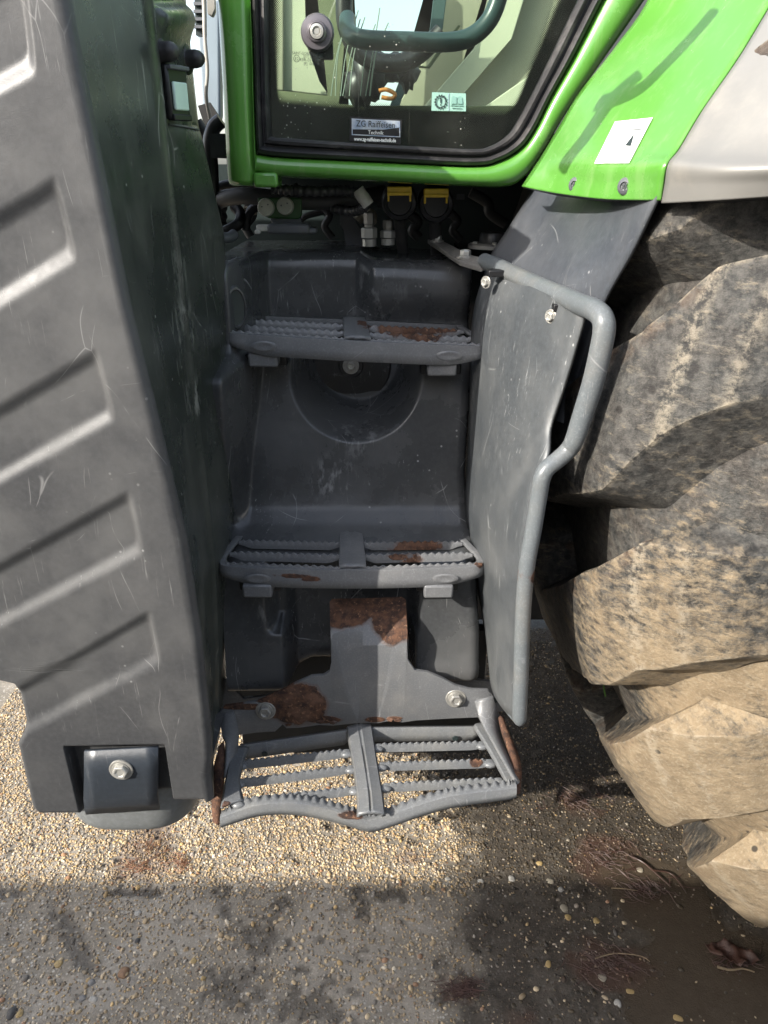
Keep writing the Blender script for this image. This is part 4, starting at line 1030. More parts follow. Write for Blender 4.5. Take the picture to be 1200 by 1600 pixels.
tube('hydraulic_elbow', [P(558, 345, 1.25), P(568, 334, 1.25), P(580, 336, 1.24), P(580, 346, 1.23)], .0085, M_beige, tractor, n=12)
for (a0, b0, a1, b1, yy_, rr_) in ((500, 318, 520, 372, 1.3, .006), (515, 322, 470, 345, 1.32, .005), (640, 335, 655, 372, 1.3, .008), (700, 330, 720, 375, 1.32, .007), (590, 318, 640, 330, 1.28, .006), (735, 300, 790, 350, 1.36, .009), (385, 318, 392, 370, 1.33, .007)):
    tube('wiring_hose', [P(a0, b0, yy_), P((a0*2 + a1)/3 + 8, (b0*2 + b1)/3, yy_), P((a0 + a1*2)/3 - 6, (b0 + b1*2)/3, yy_), P(a1, b1, yy_)], rr_, M_hose, tractor, n=10)
# trailer sockets with yellow lids
for (a, b) in ((624, 297), (681, 300)):
    c = Vector(P(a, b, 1.15)); bm = bmesh.new(); cc = P(a, b + 18, 1.175)
    lathe(bm, cc, (0, -1, -.12), [(.026, -.02), (.026, .004), (.0235, .010), (.018, .012), (.017, .008), (0, .006)], 32)
    s_ = bm_obj('trailer_socket', bm, M_black, tractor, smooth=40)
    box('socket_lid', c, (.0345, .022, .0095), M_yellow, s_, bevel=.0015)
    box('lid_lip', c + Vector((0, -.0115, -.0045)), (.0345, .004, .0045), M_yellow, s_, bevel=.001)
    for sx_ in (-1, 1): box('lid_hinge', c + Vector((sx_*.0155, .0, -.009)), (.0028, .012, .012), M_yellow, s_, bevel=.0008)
    tube('socket_cable', [cc + np.array((0, .02, -.02)), cc + np.array((.004, .05, -.05)), cc + np.array((.01, .09, -.09))], .009, M_hose, s_)
quad('type_label', [(714, 303), (726, 303), (726, 312), (713, 312)], 1.35, M_grey, tractor)
# filler flange at the right end of the tank top
fc_ = P(766, 383, 1.20); bm = bmesh.new(); lathe(bm, fc_, (0, 0, 1), [(.034, -.004), (.034, .001), (.031, .003), (0, .003)], 40)
fl2 = bm_obj('filler_flange', bm, M_zinc, tank, smooth=40)
bm = bmesh.new(); lathe(bm, fc_ + np.array((.004, .004, 0)), (0, 0, 1), [(.021, .002), (.021, .012), (.018, .018), (0, .019)], 20); bm_obj('filler_cap', bm, M_black, fl2)
for an in (3.6, 4.8, 5.7):
    bolt('bolt', fc_ + np.array((math.cos(an)*.027, math.sin(an)*.027, .003)), (0, 0, 1), .0035, M_zincb, fl2, 0)
# ------------------------------------------------------------------ narrow view between cover and pillar
slab('blue_grey_duct', [P(308, 0, 1.42), P(342, 0, 1.42), P(344, 180, 1.42), P(338, 210, 1.42), P(324, 212, 1.42), P(318, 190, 1.42), P(306, 30, 1.42)], (0, .03, 0), M_blue, tractor, bevel=.008, segs=4)
slab('dark_grille', [P(303, -20, 1.36), P(318, -20, 1.36), P(319, 55, 1.36), P(306, 55, 1.36)], (0, .02, 0), M_print, tractor)
for k in range(4): box('grille_slat', P(311, 6 + k*12, 1.355), (.016, .006, .004), M_grey, tractor)
tube('grey_cable', [P(317, -30, 1.28), P(319, 20, 1.28), P(320, 60, 1.28), P(324, 110, 1.28), P(322, 150, 1.28), P(328, 185, 1.29)], .0028, simple('cable_grey', (.36, .34, .30), .5), tractor, n=8)
slab('mirror_bracket', [P(322, -10, 1.22), P(335, -10, 1.22), P(336, 18, 1.22), P(332, 27, 1.22), P(324, 22, 1.22)], (0, .01, 0), M_silver, tractor, bevel=.002)
tube('black_hose', [P(346, 188, 1.22), P(334, 200, 1.22), P(328, 225, 1.22), P(330, 260, 1.22), P(332, 300, 1.22), P(336, 340, 1.22)], .0105, M_black, tractor)
tube('black_hose', [P(308, 190, 1.25), P(320, 210, 1.25), P(326, 235, 1.25), P(322, 270, 1.26), P(326, 300, 1.26)], .008, M_black, tractor)
slab('hose_shield', [P(309, 165, 1.33), P(328, 160, 1.33), P(345, 186, 1.33), P(330, 205, 1.33), P(326, 216, 1.33)], (0, .006, 0), M_dark, tractor)
# curved mirror arm that throws its shadow on the fender (just outside the frame)
S1 = [P(1105, 0, .86), P(1065, 60, .87), P(1035, 105, .88), P(1005, 138, .885), P(975, 150, .90), P(945, 142, .91), P(922, 146, .93)]
off = np.array(SUN)*.42
tube('mirror_arm', [p + off for p in S1], .011, M_black, tractor)
S2 = [P(985, 98, .90), P(950, 140, .91), P(905, 215, .91), P(880, 262, .92)]
tube('mirror_arm', [p + off for p in S2], .013, M_black, tractor)
# ------------------------------------------------------------------ rear wheel
WX, WZ = 1.17, .90
def ty(r, th, y):  # th measured downward from the leading point
    return np.stack([WX - r*np.cos(th), y + 0*r*th, np.maximum(WZ - r*np.sin(th), .001 + .004*np.cos(th))], -1)
tp_ = [(.56, .40), (.60, .55), (.632, .68), (.66, .775), (.70, .830), (.76, .878), (.85, .905), (1.02, .918), (1.14, .912), (1.28, .880), (1.34, .83), (1.38, .74), (1.42, .62), (1.42, .42)]
tpv = smooth_path([Vector((a, b, 0)) for a, b in tp_], 5)
ths = np.linspace(-math.pi, math.pi, 361)
PR = np.array([(v.x, v.y) for v in tpv])
TH = np.repeat(ths[:, None], len(PR), 1); RR = np.repeat(PR[None, :, 1], 361, 0); YY = np.repeat(PR[None, :, 0], 361, 0)
RR = RR + .004*(fbm(TH*14, YY*16, 4, 21) - .5)
tm = NT('tyre_rubber', .62, .4)
mud = tm.attr('mud')
n1 = tm.noise(9, 8, .68); n2 = tm.noise(75, 8, .78); n3 = tm.noise(1, 6, .75, src=tm.mapping((60, 30, 120), (.5, .3, .4)))
fcol = tm.mix(tm.ramp(n2, .35, .68), (.022, .023, .023), (.105, .101, .092))
streak = tm.ramp(n3, .52, .66)
fcol = tm.mix(tm.math('MULTIPLY', streak, .38), fcol, (.26, .225, .17))
mm = tm.math('ADD', mud, tm.math('MULTIPLY', tm.math('SUBTRACT', n1, .5), 1.35)); mm = tm.math('ADD', mm, tm.math('MULTIPLY', tm.math('SUBTRACT', n2, .5), .9)); mm = tm.math('ADD', mm, tm.math('MULTIPLY', tm.math('SUBTRACT', n3, .5), 1.7))
mk2 = tm.ramp(mm, .14, .80)
tan = tm.mix(tm.ramp(tm.noise(35, 5, .6), .3, .7), (.210, .158, .098), (.305, .235, .148))
tan = tm.mix(tm.ramp(tm.noise(240, 3), .45, .75, 0, .4), tan, (.42, .36, .26))
fcol = tm.mix(tm.math('MULTIPLY', mk2, .93), fcol, tan)
spk = tm.math('MULTIPLY', tm.ramp(tm.voro(38), .22, .14, 0, 1), tm.ramp(tm.noise(6, 2, src=tm.mapping(loc=(4, 4, 4))), .56, .62))
fcol = tm.mix(tm.math('MULTIPLY', spk, .85), fcol, (.018, .018, .018))
brn = tm.math('MULTIPLY', tm.attr('edge'), tm.ramp(tm.noise(30, 6, .7), .42, .6))
fcol = tm.mix(tm.math('MULTIPLY', brn, .8), fcol, (.14, .075, .035))
lnm = tm.math('MULTIPLY', tm.attr('line'), tm.ramp(n2, .42, .60))
fcol = tm.mix(tm.math('MULTIPLY', lnm, .75), fcol, (.36, .31, .23))
tm.color(fcol); tm.rough(tm.ramp(mk2, 0, 1, .50, .90))
b1_ = tm.bump(n2, .0045, .65); b2_ = tm.bump(n3, .003, .6, b1_); tm.bump(tm.noise(330, 4, .8), .0012, .6, b2_)
M_tyre = tm.m
def mudf(r, th, y, lug=0):
    low = sstep(-.25, .55, th); outer_ = sstep(.86, .68, y)
    return np.clip(-.10 + .27*low + .64*outer_*sstep(-.22, .34, th) + lug*.04, -.2, 1)
tyre = grid_mesh('rear_wheel', ty(RR, TH, YY), M_tyre, tractor, smooth=60, attrs={'mud': mudf(RR, TH, YY), 'edge': .1*np.ones_like(RR)},
                 label='large rear wheel with muddy lugged tyre')
tyre.data.attributes['mud']
# rim disc
bm = bmesh.new(); lathe(bm, (WX, .74, WZ), (0, 1, 0), [(.44, -.15), (.40, -.14), (.37, 0), (.20, .06), (.12, .0), (0, 0)], 48); bm_obj('wheel_rim', bm, M_dgreen, tyre, smooth=40)
NL = 22; PITCHA = 2*math.pi/NL
stA = [(.636, .765, .750), (.642, .820, .778), (.664, .865, .800), (.698, .903, .832), (.730, .932, .862), (.765, .948, .880), (.85, .962, .900), (.95, .971, .912), (1.05, .975, .916), (1.10, .974, .916)]
def lug(side, th0, name='tread_lug', detail=True):
    na = 84 if detail else 20
    yy0 = np.array([a[0] for a in stA]); rt = np.array([a[1] for a in stA]); rb = np.array([a[2] for a in stA]) - .006
    # arclength-like parameter
    s_ = np.concatenate([[0], np.cumsum(np.hypot(np.diff(yy0), np.diff(rt)))]); s_ /= s_[-1]
    a = np.linspace(0, 1, na); y = np.interp(a, s_, yy0); rT = np.interp(a, s_, rt); rB = np.interp(a, s_, rb)
    # light smoothing keeps shoulder creases soft
    for _ in range(0): rT[1:-1] = rT[1:-1]*.6 + (rT[:-2] + rT[2:])*.2
    lat = np.clip((y - .70)/.38, 0, 1)
    cen = th0 + .215*lat**.9 + .02*np.sin(lat*3) - (.05 + .075*float(sstep(.12, -.12, th0)))*np.clip((.735 - y)/.095, 0, 1)                       # centre line sweeps down towards the middle
    hw = np.interp(y, [.64, .70, .74, .85, 1.0, 1.08], [.076, .092, .090, .073, .056, .049])
    hb = hw + np.interp(y, [.64, .70, .9, 1.08], [.010, .030, .028, .026])
    prof_ = [(-1.0, 0), (-.90, .17), (-.80, .50), (-.70, .90), (-.665, .985), (-.62, 1.0), (-.4, 1.0), (-.15, 1.0), (.15, 1.0), (.4, 1.0), (.62, 1.0), (.665, .985), (.70, .90), (.80, .50), (.90, .17), (1.0, 0)]
    V_ = []; md = []; eg = []; ln = []
    for i in range(na):
        endf = 1.0
        if a[i] > .955: endf = math.sqrt(max(0, 1 - ((a[i]-.955)/.045)**2))
        if a[i] < .03: endf = .45 + .55*a[i]/.03
        row = []
        for (u, h) in prof_:
            wv = hw[i]*abs(u)/.66 if abs(u) < .66 else hw[i] + (hb[i]-hw[i])*(abs(u)-.66)/.34
            wv = wv*(1 if endf > .99 else (.8 + .2*endf))
            th = cen[i] + math.copysign(wv, u) if u else cen[i]
            jit = fbm(np.array(th*30), np.array(y[i]*26 + side*9), 3, 31)
            r_ = rB[i] + (rT[i] - rB[i])*h*endf - .0075*(float(jit)-.35)*h
            th_ = th + .010*(float(fbm(np.array(th*9), np.array(y[i]*22), 3, 44)) - .5)*(1 if abs(u) > .5 else .3)
            if abs(abs(u)-.62) < .05: r_ -= .003*float(vn(np.array(y[i]*60), np.array(th0*10), 51))
            yv = y[i] if side == 0 else 2.04 - y[i]
            row.append(ty(np.array(r_), np.array(th_), np.array(yv)).ravel())
            md.append(float(mudf(np.array(r_), np.array(th_), np.array(yv), 1 if h > .9 else -1.5)) if side == 0 else float(mudf(np.array(r_), np.array(th_), np.array(yv)))*.6)
            eg.append(.45 if (u < 0 and abs(abs(u)-.66) < .06 and yv > .70) else .05)
            ln.append(1.0*math.exp(-((yv-.698)/.0045)**2)*(h > .9) + .7*math.exp(-((yv-.664)/.003)**2)*(h > .9) + (.6 if .62 < abs(u) < .68 else 0))
        V_.append(row)
    return grid_mesh(name, V_, M_tyre, tyre, smooth=24, attrs={'mud': md, 'edge': eg, 'line': ln})
th3 = math.radians(9.0)
for k in range(-4, 6):
    if k > -3: lug(0, th3 + k*PITCHA, detail=True)
    lug(1, th3 + (k+.5)*PITCHA, detail=(k > -5))
# ------------------------------------------------------------------ ground
def blob(px, py, L):
    m = np.zeros_like(px)
    for (cx, cy, rx, ry, rot, s) in L:
        c_, s_ = math.cos(math.radians(rot)), math.sin(math.radians(rot)); dx, dy = px - cx, py - cy
        u = (dx*c_ + dy*s_)/rx; v = (-dx*s_ + dy*c_)/ry
        m = np.maximum(m, s*np.clip(1.5 - np.sqrt(u*u + v*v), 0, 1.2))
    return m
WET_SHADE = [(1000, 1300, 260, 200, 30, 1), (930, 1120, 150, 200, 0, 1), (760, 1180, 130, 110, 0, 1), (1050, 1540, 260, 120, 0, 1), (850, 1480, 130, 130, 0, .8), (640, 1190, 150, 60, 0, .45), (500, 1180, 160, 40, 0, .4),
       (355, 1420, 30, 45, -20, .75), (400, 1470, 50, 36, 30, .75), (440, 1410, 40, 14, -50, .9), (380, 1540, 60, 60, 0, .75), (480, 1560, 90, 40, 20, .65), (100, 1440, 40, 22, 40, .9), (130, 1490, 42, 20, 45, .95), (10, 1396, 22, 10, 0, .8), (215, 1395, 60, 7, 0, .8), (480, 1515, 22, 14, 30, .8), (590, 1400, 60, 30, 0, .5), (285, 1250, 30, 60, 0, .4), (700, 1540, 100, 60, 0, .5), (560, 1290, 60, 10, 0, .55)]
REDB = [(240, 1330, 45, 45, 20, .95), (215, 1360, 40, 18, 0, .8), (960, 1345, 75, 42, 30, 1), (1010, 1400, 60, 25, 30, .7), (960, 1515, 75, 38, 20, 1), (720, 1545, 40, 25, 0, .7), (900, 1250, 60, 25, 30, .6), (1150, 1500, 40, 30, 0, .8), (640, 1340, 30, 14, 0, .6), (605, 1540, 22, 12, 0, .6), (800, 1590, 60, 20, 0, .5)]
MUDP = [(1130, 1500, 130, 55, 20, 1), (1030, 1400, 100, 60, 35, .9), (1090, 1570, 130, 50, 0, 1)]
def masks(X, Y):
    px, py = proj(X, Y, np.zeros_like(X))
    wob = (fbm(X*22, Y*22, 4, 61) - .5)*1.5 + (fbm(X*70, Y*70, 3, 62) - .5)*.7
    vis = (py < 2400) & (Y > .3)
    right = sstep(670, 760, px + 60*wob)*sstep(.4, .6, Y)  # right side darkened in the colour for shade as well as wet
    hf = fbm(X*55, Y*55, 4, 63) - .5
    fg_ = 1 - .35*(1 - sstep(.93, .99, Y))*(1 - right)
    wet = fg_*np.clip(np.maximum(sstep(.30, .72, blob(px, py, WET_SHADE) + .85*wob + 1.7*hf - .14), right*.9), 0, 1)
    red = sstep(.35, .75, blob(px, py, REDB) + .6*wob)
    mudp = sstep(.30, .65, blob(px, py, MUDP) + .3*wob)
    pale = np.maximum(sstep(.50, .62, fbm(X*9, Y*9, 5, 70)), sstep(.4, .8, blob(px, py, [(520, 1480, 60, 45, 0, 1), (640, 1440, 70, 30, 0, 1), (90, 1560, 70, 30, 0, 1), (250, 1450, 50, 40, 0, 1)]) + .8*wob))*(1 - wet)
    return wet*vis, red*vis, mudp*vis, pale
gx = np.concatenate([-np.geomspace(150, 1.3, 26)[:-1], np.arange(-1.3, 1.35, .006), np.geomspace(1.36, 150, 26)])
gy = np.concatenate([-np.geomspace(60, .1, 16)[:-1], np.linspace(0, .64, 8), np.arange(.66, 1.95, .005), np.geomspace(1.96, 300, 30)])
GX, GY = np.meshgrid(gx, gy)
nearm = (np.abs(GX) < 1.31) & (GY > .6) & (GY < 1.96)
hh = .010*(fbm(GX*5, GY*5, 4, 81) - .5) + .0035*(fbm(GX*45, GY*45, 4, 82) - .5)
wet_shade_m, redm, mudm, palem = masks(GX, GY)
hh = hh - .004*wet_shade_m*nearm; hh = np.where(mudm > .2, hh*(1 - .85*mudm) - .002*mudm, hh)
GZ = np.where(nearm, hh, 0)
tg_ = NT('ground_aggregate', .8, .35)
pal_ = tg_.attr('pale'); wet_shade_, red_, md_ = tg_.attr('wet'), tg_.attr('red'), tg_.attr('mud')
v1 = tg_.voro(190, col=True); v1d = tg_.voro(190); v2 = tg_.voro(430, col=True)
sepc = tg_.n.new('ShaderNodeSeparateColor'); tg_.lk(v1, sepc.inputs[0])
basec = tg_.mix(tg_.noise(14, 6, .65), (.175, .150, .118), (.31, .272, .215))
stone = tg_.mix(sepc.outputs[0], (.20, .185, .16), (.42, .37, .29))
stone = tg_.mix(tg_.ramp(sepc.outputs[1], .72, .92), stone, (.55, .52, .46))
cgr = tg_.mix(tg_.math('MULTIPLY', tg_.ramp(v1d, .55, .25, 0, 1), .75), basec, stone)
cgr = tg_.mix(tg_.math('MULTIPLY', tg_.ramp(tg_.noise(420, 4, .7), .4, .7), .45), cgr, (.11, .098, .082))
cgr = tg_.mix(tg_.math('MULTIPLY', pal_, .45), cgr, (.36, .325, .275))
cgr = tg_.mix(tg_.math('MULTIPLY', wet_shade_, .86), cgr, tg_.mix(tg_.ramp(tg_.noise(160, 5, .7), .35, .7), (.012, .009, .007), (.045, .034, .025)))  # dark tone is damp and, on the right, painted shade too
cgr = tg_.mix(tg_.math('MULTIPLY', red_, .75), cgr, tg_.mix(tg_.noise(110, 5, .7), (.045, .016, .010), (.17, .065, .035)))
cgr = tg_.mix(tg_.math('MULTIPLY', md_, .85), cgr, tg_.mix(tg_.noise(40, 5, .6), (.050, .038, .026), (.085, .066, .046)))
tg_.color(cgr)
tg_.rough(tg_.math('SUBTRACT', .86, tg_.math('ADD', tg_.math('MULTIPLY', wet_shade_, .38), tg_.math('MULTIPLY', md_, .30)), True))
bb = tg_.bump(v1d, .0022, -.7); bb = tg_.bump(tg_.noise(300, 5, .75), .0018, .7, bb); tg_.bump(tg_.noise(900, 2), .0005, .6, bb)
ground = grid_mesh('ground', np.stack([GX, GY, GZ], 2), tg_.m, None, attrs={'wet': np.where(GY >= 1.9, .8, wet_shade_m*nearm), 'red': redm*nearm*.40, 'mud': mudm*nearm, 'pale': palem*nearm}, smooth=180, kind='structure')
ground['label'] = 'exposed aggregate ground, sunlit tan gravel then grey shade, wet, muddy and colour-darkened for shade on the right'
# ---- gravel embedded in the ground: one mass of stones
def ico(sub):
    bm = bmesh.new(); bmesh.ops.create_icosphere(bm, subdivisions=sub, radius=1); bm.verts.ensure_lookup_table()
    v = np.array([x.co[:] for x in bm.verts]); f = np.array([[q.index for q in x.verts] for x in bm.faces]); bm.free(); return v, f
PAL = np.array([(.46, .37, .24), (.56, .47, .33), (.40, .31, .19), (.30, .26, .21), (.62, .58, .50), (.22, .19, .16), (.50, .36, .17), (.34, .20, .12), (.17, .165, .16), (.44, .42, .40)])
PAL = PAL*np.array((1.05, .97, .86))
PRB = np.array([.24, .20, .15, .12, .07, .08, .05, .03, .03, .03])
def hground(x, y):
    h = .010*(fbm(x*5, y*5, 4, 81) - .5) + .0035*(fbm(x*45, y*45, 4, 82) - .5); we, re, mu, pa = masks(x, y)
    h = h - .004*we; h = np.where(mu > .2, h*(1 - .85*mu) - .002*mu, h); return h, we, re, mu
def stones(name, n, smin, smax, sub, sunk, dens, seed, label):
    r = np.random.default_rng(seed); x = r.uniform(-.95, .95, n); y = r.uniform(.68, 1.9, n)
    px, py = proj(x, y, np.zeros(n)); ok = (px > -60) & (px < 1260) & (py < 1680) & (py > 980)
    ok &= ~((px > 350) & (px < 760) & (py < 1110)); x, y = x[ok], y[ok]
    h, we, re, mu = hground(x, y); keep = r.uniform(0, 1, len(x)) < dens(x, y, we, mu, proj(x, y, 0*x)); x, y, h, we, re, mu = [q[keep] for q in (x, y, h, we, re, mu)]
    m = len(x); s = smin + (smax - smin)*r.beta(1.3, 3.5, m); V0, F0 = ico(sub); nv = len(V0)
    a, b, c = r.uniform(0, 2*np.pi, m), r.uniform(-.5, .5, m), r.uniform(-.5, .5, m)
    sc = np.stack([s*r.uniform(.9, 1.5, m), s*r.uniform(.7, 1.1, m), s*r.uniform(.45, .85, m)], 1)
    V = V0[None]*(1 + .22*(r.uniform(0, 1, (m, nv, 1)) - .5)); V = V*sc[:, None, :]
    def rot(V, ang, i, j):
        c_, s_ = np.cos(ang)[:, None], np.sin(ang)[:, None]; A, B = V[:, :, i].copy(), V[:, :, j].copy(); V[:, :, i] = A*c_ - B*s_; V[:, :, j] = A*s_ + B*c_; return V
    V = rot(V, b, 0, 2); V = rot(V, c, 1, 2); V = rot(V, a, 0, 1)
    V[:, :, 0] += x[:, None]; V[:, :, 1] += y[:, None]; V[:, :, 2] += (h + sc[:, 2]*sunk(we, r.uniform(0, 1, m)))[:, None]
    F = (F0[None] + (np.arange(m)*nv)[:, None, None]).reshape(-1, 3)
    me = bpy.data.meshes.new(name); me.vertices.add(m*nv); me.vertices.foreach_set('co', V.reshape(-1).astype(np.float32))
    me.loops.add(F.size); me.loops.foreach_set('vertex_index', F.ravel().astype(np.int32)); me.polygons.add(len(F))
    me.polygons.foreach_set('loop_start', (np.arange(len(F))*3).astype(np.int32)); me.polygons.foreach_set('loop_total', np.full(len(F), 3, np.int32)); me.update(calc_edges=True)
    ci = r.choice(len(PAL), m, p=PRB/PRB.sum()); col = PAL[ci]*r.uniform(.75, 1.25, (m, 1))
    wk = np.clip(we*1.1, 0, 1)[:, None]; wc = col*.16; pxs = proj(x, y, 0*x)[0]; pop = (r.uniform(0, 1, (m, 1)) < .08 + .12*sstep(650, 800, pxs)[:, None]); lit_ = sstep(.93, .99, y)[:, None]; wc = np.where(pop, col*(.95 - .5*lit_) + .03*(1 - lit_), wc*(1 - .4*lit_)); col = col*(1-wk) + wc*wk  # stones darkened for wet and shade, more so where the sun falls
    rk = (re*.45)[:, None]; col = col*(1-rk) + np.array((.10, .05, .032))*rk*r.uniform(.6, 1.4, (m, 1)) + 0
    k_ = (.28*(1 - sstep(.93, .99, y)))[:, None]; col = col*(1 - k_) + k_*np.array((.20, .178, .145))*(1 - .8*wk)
    col4 = np.concatenate([np.clip(col, 0, 1), np.ones((m, 1))], 1)
    at = me.attributes.new('Col', 'FLOAT_COLOR', 'POINT'); at.data.foreach_set('color', np.repeat(col4, nv, 0).ravel().astype(np.float32))
    at = me.attributes.new('wet', 'FLOAT', 'POINT'); at.data.foreach_set('value', np.repeat(we, nv).astype(np.float32))
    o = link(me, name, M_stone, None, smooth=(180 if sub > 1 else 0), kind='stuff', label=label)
    return o
ts = NT('stone', .7, .4); cst = ts.attr('Col', col=True)
cst = ts.mix(ts.ramp(ts.noise(300, 4, .7), .35, .75, 0, .5), cst, ts.mix(.5, cst, (.06, .05, .04)))
ts.color(cst); ts.rough(ts.ramp(ts.attr('wet'), 0, 1, .74, .46)); ts.bump(ts.noise(700, 3), .0005, .5); M_stone = ts.m
def dens_small(x, y, we, mu, p):
    sunny = sstep(.93, .99, y)
    return np.clip((.30 + .70*sunny)*(1 - .35*we)*(1 - .9*mu), 0, 1)
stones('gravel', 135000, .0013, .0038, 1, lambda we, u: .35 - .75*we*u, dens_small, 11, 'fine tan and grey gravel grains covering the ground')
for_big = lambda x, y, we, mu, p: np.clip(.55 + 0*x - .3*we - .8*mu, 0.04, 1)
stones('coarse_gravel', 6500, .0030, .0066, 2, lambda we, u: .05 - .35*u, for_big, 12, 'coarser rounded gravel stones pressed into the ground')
# ---- single larger pebbles
def pebble_mesh(name, seed):
    bm = bmesh.new(); bmesh.ops.create_icosphere(bm, subdivisions=3, radius=1); r = random.Random(seed)
    ph = [r.uniform(0, 6) for _ in range(6)]
    for v in bm.verts:
        q = v.co.copy(); v.co = q*(1 + .09*math.sin(q.x*3 + ph[0]) + .08*math.sin(q.y*4 + ph[1]) + .06*math.sin(q.z*5 + ph[2]))
    me = bpy.data.meshes.new(name); bm.to_mesh(me); bm.free(); me.shade_smooth(); return me
pm = {}
def pmat(nm, col):
    t = NT('pebble_' + nm, .5, .4); t.color(t.mix(t.ramp(t.noise(9, 5, .7), .3, .75), col, tuple(v*.55 for v in col))); t.bump(t.noise(30, 3), .03, .3); return t.m
pcol = {'brown': (.26, .15, .08), 'white': (.40, .38, .34), 'yellow': (.42, .30, .13), 'grey': (.22, .21, .20), 'dark': (.07, .065, .06), 'cream': (.33, .29, .22)}
pebs = [(193, 1520, 9, 10, 'brown', 'smooth brown pebble in the grey shaded ground at lower left'), (91, 1507, 9, 6, 'yellow', 'ochre pebble beside the dark damp streak at lower left'), (215, 1427, 6, 5, 'white', 'small white pebble just inside the shadow at left'),
        (95, 1501, 8, 5, 'cream', None), (143, 1535, 8, 6, 'grey', 'flat grey pebble between brown pebble and white pebbles'), (303, 1502, 6, 5, 'yellow', 'round yellow pebble left of the damp patch'), (146, 1562, 8, 5, 'white', 'oval white pebble near the bottom left, larger of a touching pair'), (129, 1560, 8, 6, 'grey', 'pale grey pebble touching an oval white pebble'),
        (18, 1582, 9, 10, 'dark', 'dark pebble next to the yellow one in the bottom left corner'), (31, 1584, 6, 7, 'yellow', 'yellow pebble next to the dark one in the bottom left corner'), (318, 1529, 5, 4, 'yellow', 'upper of two stacked yellow pebbles in damp ground'), (318, 1537, 5, 4, 'cream', 'lower of two stacked pale pebbles in damp ground'),
        (215, 1470, 5, 5, 'dark', 'small black pebble in the grey shaded ground'), (421, 1580, 5, 4, 'white', 'white pebble at the bottom edge, left of centre'), (361, 1526, 5, 4, 'cream', 'small cream pebble in dark damp ground'),
        (843, 1347, 6, 5, 'yellow', 'ochre pebble on the dark wet ground, nearest the tyre side'), (877, 1388, 6, 5, 'white', 'bright white pebble on the dark wet ground'), (888, 1432, 6, 5, 'yellow', 'round yellow pebble, left of a pair on wet ground'), (932, 1436, 7, 5, 'yellow', 'oval yellow pebble, right of a pair on wet ground'), (800, 1371, 6, 6, 'white', 'milky white pebble where grey ground turns wet'),
        (751, 1374, 6, 4, 'white', 'small flat white pebble beside the grey ground'), (857, 1505, 6, 6, 'yellow', 'orange yellow pebble in wet ground near bottom'), (941, 1527, 7, 7, 'cream', 'cream pebble amid red brown fibres near bottom'), (1000, 1358, 6, 5, 'cream', 'pale pebble just off the tyre edge'), (985, 1548, 7, 4, 'yellow', 'flattish yellow pebble under the fibres at lower right'),
        (882, 1418, 8, 7, 'cream', 'grey cream stone above a yellow pebble on wet ground'), (860, 1375, 6, 6, 'cream', 'cream pebble left of the bright white pebble'), (1060, 1590, 9, 5, 'yellow', 'orange pebble at the bottom right edge'), (965, 1567, 7, 7, 'white', 'white pebble at lower right among wet grit'), (700, 1372, 5, 4, 'white', 'small white pebble at the corner of the sunlit strip')]
for i, (a, b, rx, ry, cn, lab) in enumerate(pebs):
    if lab is None: continue
    p = PZ(a, b, 0.0); hz = float(hground(np.array([p[0]]), np.array([p[1]]))[0][0])
    if cn not in pm: pm[cn] = pmat(cn, pcol[cn])
    me = pebble_mesh('pebble', i); me.materials.append(pm[cn]); o = bpy.data.objects.new('pebble', me); C.objects.link(o)
    k = (p[1]*cs + CAM_H*sn)/FPX; o.location = (p[0], p[1], hz + .0002); o.scale = (rx*k*.85, ry*k*.95, min(rx, ry)*k*.42); o.rotation_euler = (0, 0, random.uniform(-.3, .3))
    o['label'] = lab; o['category'] = 'pebble'; o['group'] = 'larger pebbles lying on the ground'
# ---- litter: red-brown fibres, twigs, leaf, blade of grass
def fibres(name, blobs_, n, mat, lmin, lmax, rad, label, seed, lift=.002):
    r = random.Random(seed); bm = bmesh.new()
    for _ in range(n):
        cx, cy, rx, ry, ang = r.choice(blobs_); c = PZ(cx + r.gauss(0, rx*.55), cy + r.gauss(0, ry*.55), 0); L = r.uniform(lmin, lmax); an = math.radians(ang + r.gauss(0, 38))
        pts = []; z0 = lift + r.uniform(0, .003); d = np.array((math.cos(an), math.sin(an), 0)); cv = r.uniform(-.5, .5)
        for k in range(5):
            t = k/4 - .5; pts.append(Vector(c + d*L*t + np.array((-d[1], d[0], 0))*cv*L*t*t + np.array((0, 0, z0 + .0015*math.sin(k*2 + an)))))
        prev = None
        for k, p in enumerate(pts):
            rr = rad*(1 - .5*abs(k/4-.5)*2)*r.uniform(.8, 1.2); sx = Vector((-d[1], d[0], 0))*rr
            cur = [bm.verts.new(p + sx), bm.verts.new(p + Vector((0, 0, rr))), bm.verts.new(p - sx)]
            if prev:
                for j in range(2): bm.faces.new((prev[j], prev[j+1], cur[j+1], cur[j]))
            prev = cur
    o = bm_obj(name, bm, mat, None, smooth=60, kind='stuff', label=label); return o
M_fib = simple('red_fibre', (.060, .024, .016), .55, var=.6, vs=60)
M_fib2 = simple('dry_fibre', (.26, .12, .06), .7, var=.5, vs=60)
fibres('red_brown_fibres', [(955, 1340, 55, 30, -30), (1010, 1390, 40, 15, -28), (950, 1505, 55, 25, -20), (900, 1250, 50, 20, -30), (720, 1545, 25, 15, 0), (1150, 1500, 30, 15, 10)], 420, M_fib, .010, .045, .0007, 'wet red brown plant fibres matted on the dark ground', 3)
fibres('dry_red_fibres', [(238, 1325, 28, 32, 60), (215, 1355, 25, 12, 20), (285, 1350, 20, 12, 20)], 150, M_fib2, .006, .024, .0007, 'dry reddish fibres heaped on the sunlit gravel', 4)
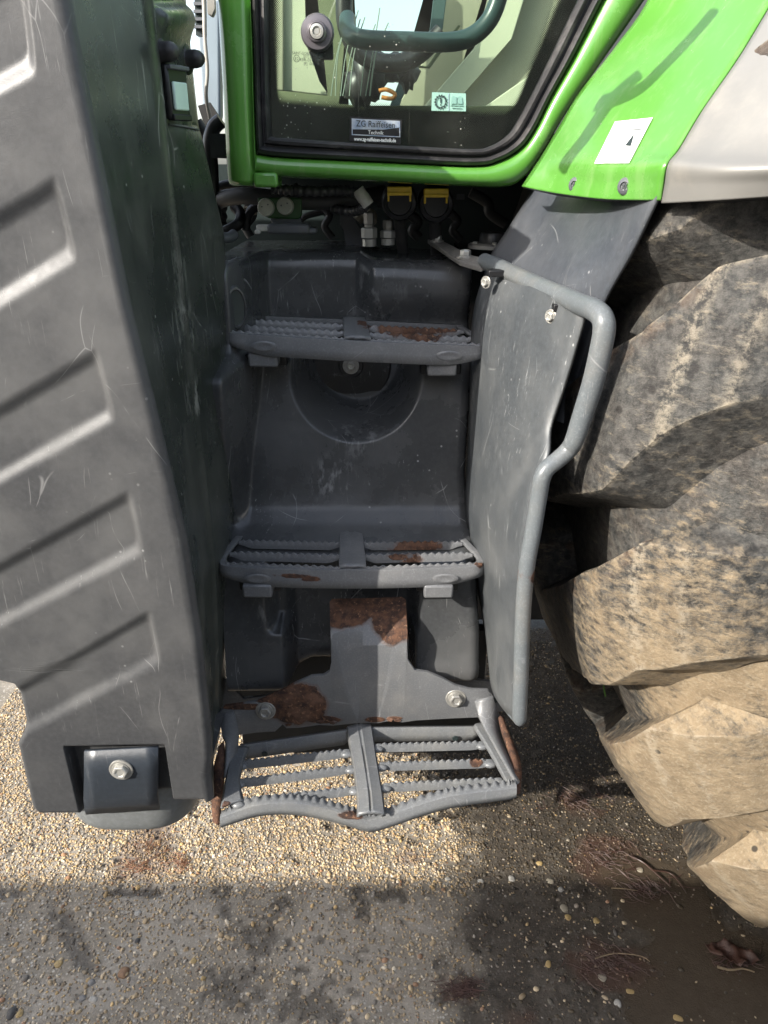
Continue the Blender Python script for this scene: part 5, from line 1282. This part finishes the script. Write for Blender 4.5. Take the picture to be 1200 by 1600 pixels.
def single(name, label, cat, pts, rad, mat, z=.004):
    P_ = [PZ(a, b, 0) + np.array((0, 0, z)) for a, b in pts]; o = tube(name, P_, lambda t: rad*(1 - .5*t), mat, None, n=7, sub=4); o['label'] = label; o['category'] = cat; return o
M_twig = simple('wet_twig', (.05, .025, .018), .3, var=.4, vs=80); M_straw = simple('straw', (.20, .15, .09), .6); M_grass = simple('fresh_grass', (.10, .25, .04), .5)
single('twig', 'dark wet twig curving across the reddish ground beside the tyre', 'twig', [(985, 1340), (1005, 1350), (1030, 1372), (1048, 1388)], .0022, M_twig)
single('twig', 'thin forked-looking twig reaching the tyre edge', 'twig', [(1018, 1362), (1045, 1366), (1060, 1380), (1072, 1398)], .0016, M_twig)
single('twig', 'pale stick lying below the brown leaf at lower right', 'twig', [(1120, 1513), (1140, 1518), (1160, 1516), (1178, 1521)], .0024, M_straw)
single('straw', 'thin straw lying across the dark wet ground', 'straw', [(955, 1390), (975, 1391), (996, 1394)], .0014, M_straw)
single('straw', 'bent straw near the bottom edge on wet ground', 'straw', [(930, 1500), (960, 1492), (1000, 1496), (1015, 1505)], .0014, M_straw)
bm = bmesh.new(); c = PZ(1142, 1493, .006); vs = []
G = []
for j in range(9):
    v = j/8 - .5; rr = []
    for i in range(13):
        u = i/12 - .5; wv = (.030 + .007*math.sin(i*2.3 + j))*math.sqrt(max(0, 1 - (2*u)**2))
        rr.append((c[0] + u*.062 + .02*v, c[1] + v*wv - u*.03, c[2] + .004*math.sin(u*11 + v*7) + .003*abs(v)*4 + .003*math.sin(u*23) + .004))
    G.append(rr)
lf = grid_mesh('leaf', G, simple('brown_leaf', (.065, .028, .017), .6, var=.8, vs=60, bump=.001), None, thick=.0008, smooth=180); lf['label'] = 'wet brown leaf curled on the mud at the tyre foot'; lf['category'] = 'leaf'
# blades of grass caught on the tyre
tube('grass_blade', [P(938, 1054, .90), P(942, 1066, .89), P(944, 1078, .885), P(946, 1088, .885)], .0012, M_grass, tractor, n=5)
# ------------------------------------------------------------------ unseen board wall added behind the photographer to cast the foreground shade
ygr = PZ(600, 1386, 0)[1]; YW = -1.15
hw_ = (ygr - YW)*SUN.z/(-SUN.y)
wall = bpy.data.objects.new('shade_wall', None); C.objects.link(wall); wall.location = (0, YW, 0)
wall['label'] = 'unseen board wall added behind the viewpoint to shade the foreground'; wall['category'] = 'wall'
bm = bmesh.new(); boxm(bm, (0, 0, 0), (.198, .03, hw_)); me = bpy.data.meshes.new('board'); bm.to_mesh(me); bm.free(); me.materials.append(M_wood)
for i in range(36):
    o = bpy.data.objects.new('board', me); C.objects.link(o); o.parent = wall; o.location = (-5.0 + .2*i, 0, hw_/2)
